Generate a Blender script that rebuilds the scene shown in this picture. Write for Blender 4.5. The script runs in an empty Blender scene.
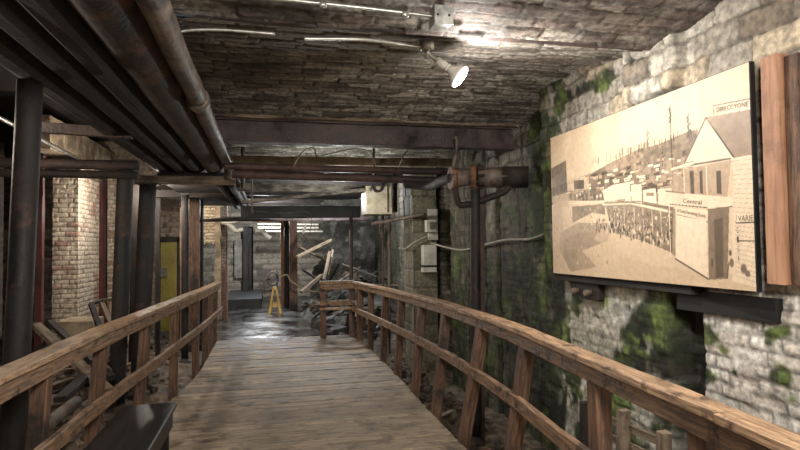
import bpy, math, random
import numpy as np
from math import sin, cos, pi, radians, atan, sqrt
from mathutils import Vector, Matrix
random.seed(7)
SC = bpy.context.scene
COL = SC.collection

# ------------------------------------------------------------------ camera
F = 578.0; EYE = Vector((0, 0, 1.6)); YAW = atan(132/578.); PITCH = radians(2.0); ROLL = radians(.7)
cf = Vector((sin(YAW)*cos(PITCH), cos(YAW)*cos(PITCH), sin(PITCH)))
_r = Vector((cos(YAW), -sin(YAW), 0)); _u = _r.cross(cf)
cr = _r*cos(ROLL) - _u*sin(ROLL); cu = _u*cos(ROLL) + _r*sin(ROLL)
cam_d = bpy.data.cameras.new('camera'); cam = bpy.data.objects.new('camera', cam_d); COL.objects.link(cam)
cam.matrix_world = Matrix.Translation(EYE) @ Matrix((cr, cu, -cf)).transposed().to_4x4()
cam_d.sensor_width = 36; cam_d.lens = F*36/800.; cam_d.clip_start = .05
SC.camera = cam
def at(px, py, x=None, y=None, z=None):
    "point of the place seen at a photo pixel on the plane x=, y= or z="
    d = cf + cr*((px-400)/F) - cu*((py-225)/F)
    if x is not None: t = (x-EYE.x)/d.x
    elif y is not None: t = (y-EYE.y)/d.y
    else: t = (z-EYE.z)/d.z
    return EYE + d*t

# ------------------------------------------------------------------ world + exposure
W = bpy.data.worlds.new('world'); SC.world = W; W.use_nodes = True
bg = W.node_tree.nodes['Background']; bg.inputs[0].default_value = (.75, .85, 1, 1); bg.inputs[1].default_value = .03
vs = SC.view_settings; vs.view_transform = 'Standard'; vs.look = 'None'; vs.gamma = 1; vs.use_curve_mapping = False
vs.exposure = 0.88

# ------------------------------------------------------------------ lights
def lamp(name, loc, power, color=(1, .85, .68), size=.06, kind='POINT', aim=None, angle=100, blend=.6):
    l = bpy.data.lights.new(name, kind); l.energy = power; l.color = color
    o = bpy.data.objects.new(name, l); COL.objects.link(o); o.location = loc
    if kind in ('POINT', 'SPOT'): l.shadow_soft_size = size
    if kind == 'SPOT':
        l.spot_size = radians(angle); l.spot_blend = blend
        o.rotation_euler = (Vector(aim)-Vector(loc)).to_track_quat('-Z', 'Y').to_euler()
    return o
BULB = at(460, 77, y=3.6)
BDIR = (cr*.80 - cu*.58 - (BULB-EYE).normalized()*.16).normalized()
lamp('flood_lamp_light', BULB+BDIR*.10, 34, (1, .97, .93), .05, 'SPOT', BULB+BDIR*3, 160, .9)
lamp('flood_lamp_spill', BULB+BDIR*.07, 24, (1, .96, .90), .04)
lamp('lamp_near', (.9, .6, 2.7), 90, (1, .97, .92), .10)
lamp('entry_fill', (.5, -1.1, 2.66), 130, (1, .97, .92), .25)  # unseen fill added behind the camera for even front light
lamp('lamp_left_aisle', (-2.2, 9.9, 2.45), 38, (1, .91, .80), .05)
lamp('lamp_left_near', (-2.7, 4.9, 2.5), 50, (1, .88, .74), .08)
lamp('lamp_rail_side', (-1.66, 9.1, 2.42), 34, (1, .90, .78), .03)
lamp('lamp_hall', (1.0, 8.2, 2.2), 34, (.97, 1, .94), .06)
lamp('lamp_far_hall', (-.15, 17.5, 2.45), 220, (.95, .97, 1), .08)
lamp('far_right_fill', (1.2, 12.4, 2.6), 110, (.92, .96, 1), .1)  # unseen fill added to brighten the far right rubble
lamp('far_left_fill', (-1.75, 13.3, 2.6), 40, (1, .9, .76), .1)  # unseen fill added to bring out the arched brick wall

# ------------------------------------------------------------------ helpers: colour and noise
def lin(c):
    c = np.asarray(c, float)/255.
    return np.where(c <= .04045, c/12.92, ((c+.055)/1.055)**2.4)
def L4(c): return tuple(lin(c))+(1,)
def hsh(i, j, k=0):
    n = (np.asarray(i).astype(np.int64)*374761393 + np.asarray(j).astype(np.int64)*668265263 + k*974711) & 0xffffffff
    n = ((n ^ (n >> 13))*1274126177) & 0xffffffff
    n = ((n ^ (n >> 15))*2246822519) & 0xffffffff
    return ((n ^ (n >> 16)) & 0xffff)/65535.
def vnoise(x, y, k=0):
    x = np.asarray(x, float); y = np.asarray(y, float)
    i = np.floor(x); j = np.floor(y); u = x-i; v = y-j
    u = u*u*(3-2*u); v = v*v*(3-2*v)
    return (hsh(i, j, k)*(1-u)*(1-v)+hsh(i+1, j, k)*u*(1-v)+hsh(i, j+1, k)*(1-u)*v+hsh(i+1, j+1, k)*u*v)
def fbm(x, y, k=0, o=4):
    s = 0; a = .5; t = 0
    for q in range(o):
        s = s + a*vnoise(x*2**q, y*2**q, k+q*17); t += a; a *= .55
    return s/t
def sm(a, b, x):
    t = np.clip((x-a)/(b-a), 0, 1); return t*t*(3-2*t)
def mixc(c, d, m):
    return c*(1-m[..., None]) + np.asarray(d)*m[..., None]
def bricks(s, t, L, h, k=0, warp=.012, mort=.010):
    "irregular running bond: brick hash and 0..1 mask of how far inside a brick"
    s = s + warp*(fbm(s*5, t*5, k+3, 3)-.5)*2; t = t + warp*(fbm(s*4+9, t*4, k+5, 3)-.5)*2
    row = np.floor(t/h); ss = s/L + .5*(row % 2) + .35*(hsh(row, 7, k)-.5)
    c = np.floor(ss); fs = (ss-c)*L; ft = (t/h-row)*h
    d = np.minimum(np.minimum(fs, L-fs), np.minimum(ft, h-ft))
    d = d + (fbm(s*30, t*30, k+8, 2)-.5)*mort*.9
    return hsh(c, row, k), sm(mort*.3, mort*1.1, d)

# ------------------------------------------------------------------ helpers: materials
def pmat(name, c1, c2, c3=None, scale=4, stretch=(1, 1, 1), uv=False, rough=(.6, .9), metal=0, bump=.25,
         dist=.006, vcol=False, island=0, c3t=(.5, .62), c3s=1.5, fine=40, coat=0, grain=.35, wet=None):
    m = bpy.data.materials.new(name); m.use_nodes = True; nt = m.node_tree; N = nt.nodes; Lk = nt.links
    b = N['Principled BSDF']; tc = N.new('ShaderNodeTexCoord'); mp = N.new('ShaderNodeMapping')
    mp.inputs['Scale'].default_value = stretch
    Lk.new(tc.outputs['UV' if uv else 'Object'], mp.inputs[0])
    n = N.new('ShaderNodeTexNoise'); n.inputs['Scale'].default_value = scale; n.inputs['Detail'].default_value = 8
    n.inputs['Roughness'].default_value = .65; Lk.new(mp.outputs[0], n.inputs['Vector'])
    if vcol:
        a = N.new('ShaderNodeAttribute'); a.attribute_name = 'Col'
        r = N.new('ShaderNodeMapRange'); r.inputs[1].default_value = .38; r.inputs[2].default_value = .62
        r.inputs[3].default_value = 1-grain; r.inputs[4].default_value = 1+grain
        Lk.new(n.outputs[0], r.inputs[0])
        mx = N.new('ShaderNodeVectorMath'); mx.operation = 'SCALE'
        Lk.new(a.outputs['Color'], mx.inputs[0]); Lk.new(r.outputs[0], mx.inputs['Scale']); col = mx.outputs[0]
    else:
        cr_ = N.new('ShaderNodeValToRGB'); e = cr_.color_ramp.elements
        e[0].position = .40; e[0].color = L4(c1); e[1].position = .60; e[1].color = L4(c2)
        Lk.new(n.outputs[0], cr_.inputs[0]); col = cr_.outputs[0]
    if c3 is not None:
        n2 = N.new('ShaderNodeTexNoise'); n2.inputs['Scale'].default_value = c3s; n2.inputs['Detail'].default_value = 6
        n2.inputs['Roughness'].default_value = .7
        Lk.new(tc.outputs['UV' if uv else 'Object'], n2.inputs['Vector'])
        r2 = N.new('ShaderNodeMapRange'); r2.inputs[1].default_value = c3t[0]; r2.inputs[2].default_value = c3t[1]
        Lk.new(n2.outputs[0], r2.inputs[0])
        mx2 = N.new('ShaderNodeMix'); mx2.data_type = 'RGBA'; Lk.new(r2.outputs[0], mx2.inputs[0])
        Lk.new(col, mx2.inputs[6]); mx2.inputs[7].default_value = L4(c3); col = mx2.outputs[2]
    if island:
        g = N.new('ShaderNodeNewGeometry'); r3 = N.new('ShaderNodeMapRange')
        r3.inputs[3].default_value = 1-island; r3.inputs[4].default_value = 1+island
        Lk.new(g.outputs['Random Per Island'], r3.inputs[0])
        v = N.new('ShaderNodeVectorMath'); v.operation = 'SCALE'; Lk.new(col, v.inputs[0]); Lk.new(r3.outputs[0], v.inputs['Scale']); col = v.outputs[0]
    Lk.new(col, b.inputs['Base Color'])
    rr = N.new('ShaderNodeMapRange'); rr.inputs[1].default_value = .3; rr.inputs[2].default_value = .7
    rr.inputs[3].default_value = rough[0]; rr.inputs[4].default_value = rough[1]
    Lk.new(n.outputs[0], rr.inputs[0]); rout = rr.outputs[0]
    if wet:   # (y where wetness starts, y where full): water film on the boards
        sx = N.new('ShaderNodeSeparateXYZ'); Lk.new(tc.outputs['Object'], sx.inputs[0])
        w1 = N.new('ShaderNodeMapRange'); w1.inputs[1].default_value = wet[0]; w1.inputs[2].default_value = wet[1]
        w1.inputs[3].default_value = -.14; w1.inputs[4].default_value = .10
        Lk.new(sx.outputs[1], w1.inputs[0])
        n4 = N.new('ShaderNodeTexNoise'); n4.inputs['Scale'].default_value = 3.4; n4.inputs['Detail'].default_value = 6; n4.inputs['Roughness'].default_value = .65
        Lk.new(tc.outputs['Object'], n4.inputs['Vector'])
        ad = N.new('ShaderNodeMath'); ad.operation = 'ADD'; Lk.new(n4.outputs[0], ad.inputs[0]); Lk.new(w1.outputs[0], ad.inputs[1])
        w2 = N.new('ShaderNodeMapRange'); w2.inputs[1].default_value = .53; w2.inputs[2].default_value = .60
        Lk.new(ad.outputs[0], w2.inputs[0])
        mr = N.new('ShaderNodeMix'); mr.data_type = 'FLOAT'; Lk.new(w2.outputs[0], mr.inputs[0]); Lk.new(rout, mr.inputs[2]); mr.inputs[3].default_value = .28
        rout = mr.outputs[0]
        dk = N.new('ShaderNodeMix'); dk.data_type = 'RGBA'; dk.blend_type = 'MULTIPLY'; Lk.new(w2.outputs[0], dk.inputs[0])
        Lk.new(col, dk.inputs[6]); dk.inputs[7].default_value = (.36, .33, .31, 1); Lk.new(dk.outputs[2], b.inputs['Base Color'])
    Lk.new(rout, b.inputs['Roughness'])
    b.inputs['Metallic'].default_value = metal
    if bump:
        n3 = N.new('ShaderNodeTexNoise'); n3.inputs['Scale'].default_value = fine; n3.inputs['Detail'].default_value = 6
        Lk.new(mp.outputs[0], n3.inputs['Vector'])
        ad = N.new('ShaderNodeMath'); ad.operation = 'ADD'; Lk.new(n3.outputs[0], ad.inputs[0]); Lk.new(n.outputs[0], ad.inputs[1])
        bp = N.new('ShaderNodeBump'); bp.inputs['Strength'].default_value = bump; bp.inputs['Distance'].default_value = dist*2
        Lk.new(ad.outputs[0], bp.inputs['Height']); Lk.new(bp.outputs[0], b.inputs['Normal'])
    return m
def emat(name, col, s):
    m = bpy.data.materials.new(name); m.use_nodes = True; b = m.node_tree.nodes['Principled BSDF']
    b.inputs['Emission Color'].default_value = tuple(col)+(1,); b.inputs['Emission Strength'].default_value = s
    return m
GR = (1.2, 14, 14)
M = {}
M['mason'] = pmat('painted_masonry', 0, 0, scale=20, vcol=True, grain=.42, bump=.4, dist=.004, fine=45, rough=(.65, .95))
M['ceil'] = pmat('sooty_brick_vault', 0, 0, scale=26, vcol=True, grain=.5, bump=.4, dist=.004, fine=60, rough=(.6, .9))
M['ground'] = pmat('dirt_ground', 0, 0, scale=12, vcol=True, grain=.5, bump=.8, dist=.01, fine=50)
M['rail'] = pmat('weathered_rail_timber', (86, 66, 50), (158, 124, 94), (62, 45, 35), scale=4.5, stretch=GR, uv=True, rough=(.42, .68), bump=.35, c3t=(.54, .62), c3s=7)
M['railtop'] = pmat('toplit_handrail_timber', (122, 96, 74), (196, 160, 124), (92, 68, 52), scale=4.5, stretch=GR, uv=True, rough=(.35, .6), bump=.3, c3t=(.54, .62), c3s=7)  # rail timber made paler, painting in the light on the rail tops
M['post'] = pmat('brown_post_timber', (70, 51, 40), (124, 92, 70), (46, 35, 29), scale=4, stretch=GR, uv=True, rough=(.5, .75), bump=.35)
M['deck'] = pmat('walkway_planks', (124, 108, 90), (172, 152, 128), (98, 84, 70), scale=3, stretch=(1, 10, 1), uv=True, rough=(.42, .72), bump=.5, dist=.004, island=.2, c3t=(.50, .64), c3s=4.3, wet=(.5, 5.6))
M['bench'] = pmat('black_gloss_bench_paint', (15, 13, 12), (28, 24, 21), scale=2, stretch=GR, uv=True, rough=(.38, .5), bump=.04)
M['darksteel'] = pmat('sooty_steel', (24, 19, 16), (50, 40, 34), (64, 46, 38), scale=5, rough=(.65, .9), bump=.35, c3t=(.55, .68), c3s=2.5)
M['ruststeel'] = pmat('rusted_steel_beam', (50, 40, 38), (92, 74, 68), (36, 31, 30), scale=6, rough=(.5, .8), bump=.45, c3t=(.5, .66), c3s=3)
M['dustpipe'] = pmat('dusty_iron_pipe', (56, 48, 42), (122, 108, 96), (84, 60, 48), scale=5, rough=(.45, .75), bump=.35, c3t=(.55, .68), c3s=3)
M['rustpipe'] = pmat('rusty_red_pipe', (58, 42, 38), (98, 74, 66), (42, 36, 33), scale=6, rough=(.5, .8), bump=.35)
M['oldwood'] = pmat('dusty_grey_timber', (94, 80, 66), (148, 130, 108), (66, 52, 42), scale=2, stretch=GR, uv=True, rough=(.6, .9), bump=.5)
M['darkwood'] = pmat('dark_timber', (26, 22, 19), (54, 44, 38), (20, 17, 16), scale=2, stretch=GR, uv=True, rough=(.6, .85), bump=.5)
M['orangewood'] = pmat('orange_brown_timber', (150, 106, 80), (184, 138, 106), (112, 78, 60), scale=2, stretch=GR, uv=True, rough=(.45, .7), bump=.3, c3t=(.56, .7))
M['redpaint'] = pmat('dull_red_paint', (72, 32, 28), (92, 44, 38), (38, 26, 24), scale=5, rough=(.45, .7), bump=.25)
M['yellow'] = pmat('old_yellow_door_paint', (128, 118, 44), (160, 146, 66), (96, 84, 44), scale=3, rough=(.5, .7), bump=.2)
M['signyellow'] = pmat('yellow_sign_plastic', (186, 142, 48), (206, 166, 70), scale=5, rough=(.35, .5), bump=.05)
M['black'] = pmat('flat_black', (10, 10, 9), (26, 24, 22), scale=5, rough=(.5, .7), bump=.1)
M['white'] = pmat('dirty_white_enamel', (176, 170, 156), (206, 200, 186), (120, 100, 78), scale=6, rough=(.4, .6), bump=.15, c3t=(.6, .72), c3s=6)
M['cabinet'] = pmat('stained_cream_sheet_metal', (150, 138, 116), (182, 170, 148), (108, 84, 60), scale=6, rough=(.45, .65), bump=.2, c3t=(.54, .7), c3s=5)
M['galv'] = pmat('galvanised_conduit', (150, 148, 142), (190, 188, 180), scale=10, rough=(.28, .45), metal=.7, bump=.08)
M['cable'] = pmat('pale_cable_sheath', (140, 134, 122), (170, 164, 150), scale=10, rough=(.5, .7), bump=.1)
M['concrete'] = pmat('rough_grey_concrete', (92, 90, 84), (140, 136, 126), (62, 60, 55), scale=6, rough=(.7, .95), bump=.6, dist=.01)
M['paleblock'] = pmat('pale_stone_block', (132, 116, 94), (172, 154, 128), (98, 82, 66), scale=5, rough=(.7, .95), bump=.5, dist=.01)
M['rock'] = pmat('broken_masonry', (84, 72, 60), (134, 118, 102), (56, 48, 42), scale=5, rough=(.7, .95), bump=.7, dist=.012)
M['redrock'] = pmat('broken_red_brick', (112, 74, 60), (148, 108, 88), (80, 62, 54), scale=6, rough=(.7, .95), bump=.6, dist=.01)
M['greyrock'] = pmat('wet_grey_rubble', (56, 56, 54), (104, 104, 100), (36, 36, 35), scale=6, rough=(.35, .7), bump=.7, dist=.012)
M['rope'] = pmat('hemp_rope', (128, 112, 86), (160, 142, 112), scale=20, rough=(.8, .9), bump=.4)
M['orange_rust'] = pmat('orange_rusted_flange', (74, 52, 38), (134, 96, 68), scale=12, rough=(.6, .8), bump=.4)
M['wetfloor'] = pmat('wet_concrete_floor', (28, 28, 28), (58, 57, 55), (80, 78, 74), scale=1.6, rough=(.06, .45), bump=.25, dist=.004, c3t=(.54, .7), c3s=.8, fine=14)
M['slab'] = pmat('dark_damp_slab', (34, 36, 38), (58, 60, 62), scale=2, rough=(.3, .5), bump=.3)
M['poster'] = pmat('sepia_print', 0, 0, scale=30, vcol=True, grain=.07, bump=.03, rough=(.45, .6))
M['ink'] = pmat('sepia_ink', (78, 62, 48), (92, 74, 58), scale=20, bump=0)
M['lampcone'] = pmat('bulb_reflector_glass', (196, 188, 176), (214, 206, 194), scale=10, rough=(.25, .35), bump=0)
M['flaky'] = pmat('flaking_grey_paint_timber', (52, 46, 41), (126, 118, 106), (40, 36, 33), scale=3, stretch=(1.5, 5, 5), uv=True, rough=(.7, .9), bump=.5)
M['sootrust'] = pmat('soot_and_rust_pipe', (30, 24, 21), (66, 52, 44), (92, 62, 46), scale=5, rough=(.55, .8), bump=.4, c3t=(.52, .62), c3s=3)
M['web'] = pmat('cobweb', (120, 116, 108), (140, 136, 126), scale=20, bump=0)

# ------------------------------------------------------------------ helpers: objects
def thing(name, label, cat, loc=(0, 0, 0), group=None):
    o = bpy.data.objects.new(name, None); o.empty_display_size = .1; COL.objects.link(o); o.location = loc
    tag(o, label, cat, group); return o
def tag(o, label=None, cat=None, group=None, kind=None):
    if label: o['label'] = label
    if cat: o['category'] = cat
    if group: o['group'] = group
    if kind: o['kind'] = kind
    return o
class MB:
    def __init__(s): s.v = []; s.f = []; s.uv = []; s.sm = []
    def face(s, idx, uvs, smooth=False): s.f.append(idx); s.uv.append(uvs); s.sm.append(smooth)
    def prof(s, path, ring, up=None, close=True, smooth=False, jit=0, caps=True, scales=None, u0=None):
        "sweep a 2-D ring (a across, b up) along a path"
        path = [Vector(p) for p in path]; n = len(ring); base = len(s.v)
        off = random.random()*20 if u0 is None else u0; voff = random.random()*9
        per = [0]
        for i in range(n): per.append(per[-1]+sqrt((ring[(i+1) % n][0]-ring[i][0])**2+(ring[(i+1) % n][1]-ring[i][1])**2))
        dist = 0; us = []
        prevside = None
        for i, p in enumerate(path):
            if i: dist += (p-path[i-1]).length
            us.append(dist+off)
            t = (path[min(i+1, len(path)-1)]-path[max(i-1, 0)]).normalized()
            if up is not None: U = Vector(up)
            else: U = Vector((0, 0, 1)) if abs(t.z) < .9 else Vector((0, 1, 0))
            if up is None and prevside is not None:
                side = (prevside - t*prevside.dot(t)).normalized()
            else: side = t.cross(U).normalized()
            prevside = side; U2 = side.cross(t)
            sc = scales[i] if scales else 1
            for a, b in ring:
                q = p+side*(a*sc)+U2*(b*sc)
                if jit: q += Vector((random.gauss(0, jit), random.gauss(0, jit), random.gauss(0, jit)))
                s.v.append(tuple(q))
        for i in range(len(path)-1):
            for j in range(n):
                k = (j+1) % n
                a = base+i*n
                s.face((a+j, a+n+j, a+n+k, a+k), [(us[i], per[j]+voff), (us[i+1], per[j]+voff), (us[i+1], per[j+1]+voff), (us[i], per[j+1]+voff)], smooth)
        if caps:
            s.face(tuple(base+j for j in range(n)), [(off+ring[j][0], voff+ring[j][1]) for j in range(n)])
            e = base+(len(path)-1)*n
            s.face(tuple(e+j for j in reversed(range(n))), [(off+ring[j][0], voff+ring[j][1]) for j in reversed(range(n))])
        return s
    def bar(s, p0, p1, w, h, up=None, ch=.004, seg=None, jit=.0):
        "chamfered timber or plate, w across and h along up"
        p0 = Vector(p0); p1 = Vector(p1); L = (p1-p0).length
        seg = seg or (max(1, int(L/.25)) if jit else 1)
        c = min(ch, w*.3, h*.3); a = w/2; b = h/2
        ring = [(-a+c, -b), (a-c, -b), (a, -b+c), (a, b-c), (a-c, b), (-a+c, b), (-a, b-c), (-a, -b+c)]
        return s.prof([p0.lerp(p1, i/seg) for i in range(seg+1)], ring, up, jit=jit)
    def path_bar(s, path, w, h, up=(0, 0, 1), ch=.004, jit=0):
        c = ch; a = w/2; b = h/2
        ring = [(-a+c, -b), (a-c, -b), (a, -b+c), (a, b-c), (a-c, b), (-a+c, b), (-a, b-c), (-a, -b+c)]
        return s.prof(path, ring, up, jit=jit)
    def box(s, x0, x1, y0, y1, z0, z1, ch=.003, jit=0):
        return s.bar(((x0+x1)/2, (y0+y1)/2, z0), ((x0+x1)/2, (y0+y1)/2, z1), abs(x1-x0), abs(y1-y0), up=(0, 1, 0), ch=ch, jit=jit)
    def tube(s, path, r, n=14, jit=0, caps=True, scales=None):
        return s.prof(path, [(r*cos(2*pi*i/n), r*sin(2*pi*i/n)) for i in range(n)], smooth=True, jit=jit, caps=caps, scales=scales)
    def ibeam(s, p0, p1, w, h, t=.02, up=None, seg=1, jit=0):
        a = w/2; b = h/2
        ring = [(-a, -b), (a, -b), (a, -b+t), (t/2, -b+t), (t/2, b-t), (a, b-t), (a, b), (-a, b), (-a, b-t), (-t/2, b-t), (-t/2, -b+t), (-a, -b+t)]
        p0 = Vector(p0); p1 = Vector(p1)
        return s.prof([p0.lerp(p1, i/seg) for i in range(seg+1)], ring, up, jit=jit)
    def lathe(s, p, axis, prof, n=20, smooth=True):
        p = Vector(p); ax = Vector(axis).normalized()
        path = [p+ax*h for h, r in prof]; b = 1
        return s.prof(path, [(cos(2*pi*i/n), sin(2*pi*i/n)) for i in range(n)], smooth=smooth, scales=[r for h, r in prof])
    def prism(s, pts, d, axis='y', y0=0):
        "outline (a,b) pushed from y0 to y0+d along an axis"
        def P(a, b, c): return (a, c, b) if axis == 'y' else ((c, a, b) if axis == 'x' else (a, b, c))
        n = len(pts); b = len(s.v)
        for c in (y0, y0+d): s.v += [P(a, q, c) for a, q in pts]
        s.face(tuple(b+i for i in range(n)), list(pts)); s.face(tuple(b+n+i for i in reversed(range(n))), list(reversed(pts)))
        for i in range(n):
            k = (i+1) % n
            s.face((b+i, b+n+i, b+n+k, b+k), [(pts[i][0], 0), (pts[i][0], d), (pts[k][0], d), (pts[k][0], 0)])
        return s
    def rock(s, p, sx, sy, sz, rot=0, n=2, rough=.22):
        p = Vector(p); base = len(s.v)
        R = Matrix.Rotation(rot, 3, 'Z') @ Matrix.Rotation(random.uniform(-.4, .4), 3, 'X') @ Matrix.Rotation(random.uniform(-.4, .4), 3, 'Y')
        k = 3; sd = random.random()*50
        idx = {}
        def vid(a, b, c):
            key = (a, b, c)
            if key not in idx:
                v = Vector((a/k*2-1, b/k*2-1, c/k*2-1)); l = v.length; mx = max(abs(v.x), abs(v.y), abs(v.z))
                v = v*(.72+.28*mx/l)*(1+random.uniform(-rough, rough)*.8)
                v = Vector((v.x*sx/2, v.y*sy/2, v.z*sz/2)); idx[key] = len(s.v); s.v.append(tuple(p+R@v))
            return idx[key]
        for i in range(k):
            for j in range(k):
                for (f, rev) in (((lambda a, b: (a, b, 0)), 1), ((lambda a, b: (a, b, k)), 0), ((lambda a, b: (a, 0, b)), 0), ((lambda a, b: (a, k, b)), 1), ((lambda a, b: (0, a, b)), 1), ((lambda a, b: (k, a, b)), 0)):
                    q = [vid(*f(i, j)), vid(*f(i+1, j)), vid(*f(i+1, j+1)), vid(*f(i, j+1))]
                    if rev: q.reverse()
                    s.face(tuple(q), [(i, j)]*4)
        return s
    def build(s, name, mat, parent=None, origin=None):
        me = bpy.data.meshes.new(name)
        o0 = Vector(parent.location) if parent and parent.type == 'EMPTY' else (Vector(parent['_org']) if parent and '_org' in parent else None)
        if parent is None:
            vv = np.array(s.v); o0 = Vector(origin) if origin else Vector((float(vv[:, 0].mean()), float(vv[:, 1].mean()), float(vv[:, 2].min())))
        org = Vector(o0) if o0 else Vector((0, 0, 0))
        vv = np.array(s.v)-np.array(org)
        me.from_pydata(vv.tolist(), [], s.f)
        ul = me.uv_layers.new(name='UVMap')
        flat = [c for f in s.uv for q in f for c in q]
        ul.data.foreach_set('uv', flat)
        me.polygons.foreach_set('use_smooth', s.sm); me.materials.append(M[mat] if isinstance(mat, str) else mat); me.update()
        o = bpy.data.objects.new(name, me); COL.objects.link(o)
        if parent is not None:
            o.parent = parent
            PO[o.name] = org
        else:
            o.location = org; PO[o.name] = org
        return o
PO = {}
def part(mb, name, mat, parent):
    "part of a thing; parent may be an Empty or a mesh part whose children share its origin"
    if parent.type == 'EMPTY': org = Vector(parent.location)
    else: org = PO[parent.name]
    mb2 = MB(); mb2.v = [tuple(Vector(v)-org) for v in mb.v]; mb2.f = mb.f; mb2.uv = mb.uv; mb2.sm = mb.sm
    o = mb2.build(name, mat, None, origin=(0, 0, 0)); o.parent = parent; PO[o.name] = org
    return o
def solo(mb, name, mat, label, cat, group=None, origin=None):
    return tag(mb.build(name, mat, None, origin), label, cat, group)
def struct(mb, name, mat):
    return tag(mb.build(name, mat), kind='structure')
def grid(name, P, C, mat, cellskip=None, parent=None, smooth=True, flip=False):
    "P: (n,m,3) points, C: (n,m,3) linear colours"
    n, m = P.shape[:2]
    me = bpy.data.meshes.new(name); me.vertices.add(n*m); me.vertices.foreach_set('co', P.reshape(-1).astype(np.float32))
    i, j = np.meshgrid(np.arange(n-1), np.arange(m-1), indexing='ij'); a = (i*m+j)
    q = np.stack([a, a+m, a+m+1, a+1], -1)
    if flip: q = q[..., ::-1]
    if cellskip is not None: q = q[~cellskip]
    q = q.reshape(-1, 4); k = len(q)
    me.loops.add(k*4); me.polygons.add(k); me.loops.foreach_set('vertex_index', q.reshape(-1).astype(np.int32))
    me.polygons.foreach_set('loop_start', (np.arange(k)*4).astype(np.int32))
    me.polygons.foreach_set('use_smooth', [smooth]*k)
    ca = me.color_attributes.new('Col', 'FLOAT_COLOR', 'POINT')
    cc = np.ones((n*m, 4), np.float32); cc[:, :3] = C.reshape(-1, 3); ca.data.foreach_set('color', cc.reshape(-1))
    me.update(calc_edges=True); me.validate(); me.materials.append(M[mat])
    o = bpy.data.objects.new(name, me); COL.objects.link(o)
    if parent is not None: o.parent = parent
    return o

# ================================================================== STRUCTURE
# ---- right wall: painted brick below, coarse stone above, moss and peeled whitewash
ys = np.concatenate([np.arange(-1.2, 1.6, .04), np.arange(1.6, 6.2, .0125), np.arange(6.2, 10, .022), np.arange(10, 21, .06)])
zs = np.arange(-.75, 3.62, .0135)
Y, Z = np.meshgrid(ys, zs, indexing='ij')
def pxy(px, py, x=2.55):
    p = at(px, py, x=x); return p.y, p.z
h1, b1 = bricks(Y, Z, .215, .078, 11, .010, .012)
h2, b2 = bricks(Y, Z, .34, .15, 23, .035, .014)
up = sm(2.12, 2.2, Z+.25*(fbm(Y*2, Z*2, 4)-.5))
up0 = up; hb = h1*(1-up)+h2*up; bb = b1*(1-up)+b2*up
n1 = fbm(Y*1.6, Z*1.6, 31, 5); n2 = fbm(Y*4.5, Z*4.5, 41, 5); n3 = fbm(Y*16, Z*16, 51, 4); vst = fbm(Y*5, Z*.9, 61, 4)
# macro steps
base = 2.56 + .22*sm(5.08, 5.14, Y) + .45*(sm(8.50, 8.53, Y)-sm(9.15, 9.2, Y)) - .06*(sm(7.62, 7.66, Y)-sm(8.46, 8.5, Y)) + .07*(sm(6.62, 6.66, Y)-sm(6.74, 6.78, Y)) + .05*sm(7.1, 7.13, Y)*sm(7.2, 7.17, Y) + .06*(sm(9.9, 9.95, Y)-sm(10.3, 10.35, Y))
base += .07*(sm(2.9, 2.93, 6-Y+0*Z)*0)
base += -.09*sm(2.52, 2.6, Z)*(sm(3.10, 3.14, Y)-sm(3.62, 3.66, Y))
base += .16*(sm(3.02, 3.06, Y)-sm(3.28, 3.34, Y))*sm(1.45, 1.3, Z)          # dark vertical recess under the print
base += .10*sm(10.2, 10.4, Y)+.05*(n1-.5)
pl = np.maximum(sm(.44, .56, fbm(Y*1.7, Z*1.7, 901, 5)), (sm(5.3, 5.5, Y)-sm(8.4, 8.5, Y))*.95)            # where render and slime hide the joints
rel = (.010*(bb-1)*(1+.6*up))*(1-.7*pl*(1-up)) + (hb-.5)*(.010+.022*up) + .036*(n2-.5)*(1-.5*up) + .012*(n3-.5)
miss = (h1 > .93)*(1-up)
rel = rel - .018*miss*b1
X = base - rel
X += 0
# colour
stone = mixc(np.broadcast_to(lin((172, 164, 150)), Y.shape+(3,)).copy(), lin((112, 100, 86)), sm(.3, .8, hb))
stone = mixc(stone, lin((176, 160, 136)), sm(.86, .95, h2)*up)
wash = mixc(np.broadcast_to(lin((204, 198, 188)), Y.shape+(3,)).copy(), lin((188, 176, 162)), sm(.45, .9, h1)*.6)
bare = mixc(np.broadcast_to(lin((92, 86, 74)), Y.shape+(3,)).copy(), lin((124, 116, 98)), sm(.3, .8, hb))
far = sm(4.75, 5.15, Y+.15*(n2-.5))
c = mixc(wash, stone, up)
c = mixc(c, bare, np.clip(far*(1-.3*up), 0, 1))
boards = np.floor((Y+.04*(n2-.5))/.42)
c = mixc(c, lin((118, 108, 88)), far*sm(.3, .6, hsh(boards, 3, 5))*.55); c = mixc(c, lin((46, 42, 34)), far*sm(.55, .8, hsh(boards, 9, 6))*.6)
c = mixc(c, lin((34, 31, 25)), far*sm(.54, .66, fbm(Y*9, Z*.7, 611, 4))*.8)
# whitewash remains on far wall, in vertical streaks
streak = sm(.56, .64, vst)*sm(.45, .55, n2)*far*sm(2.5, 1.2, Z)
c = mixc(c, lin((150, 144, 132)), streak*.6)
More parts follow.
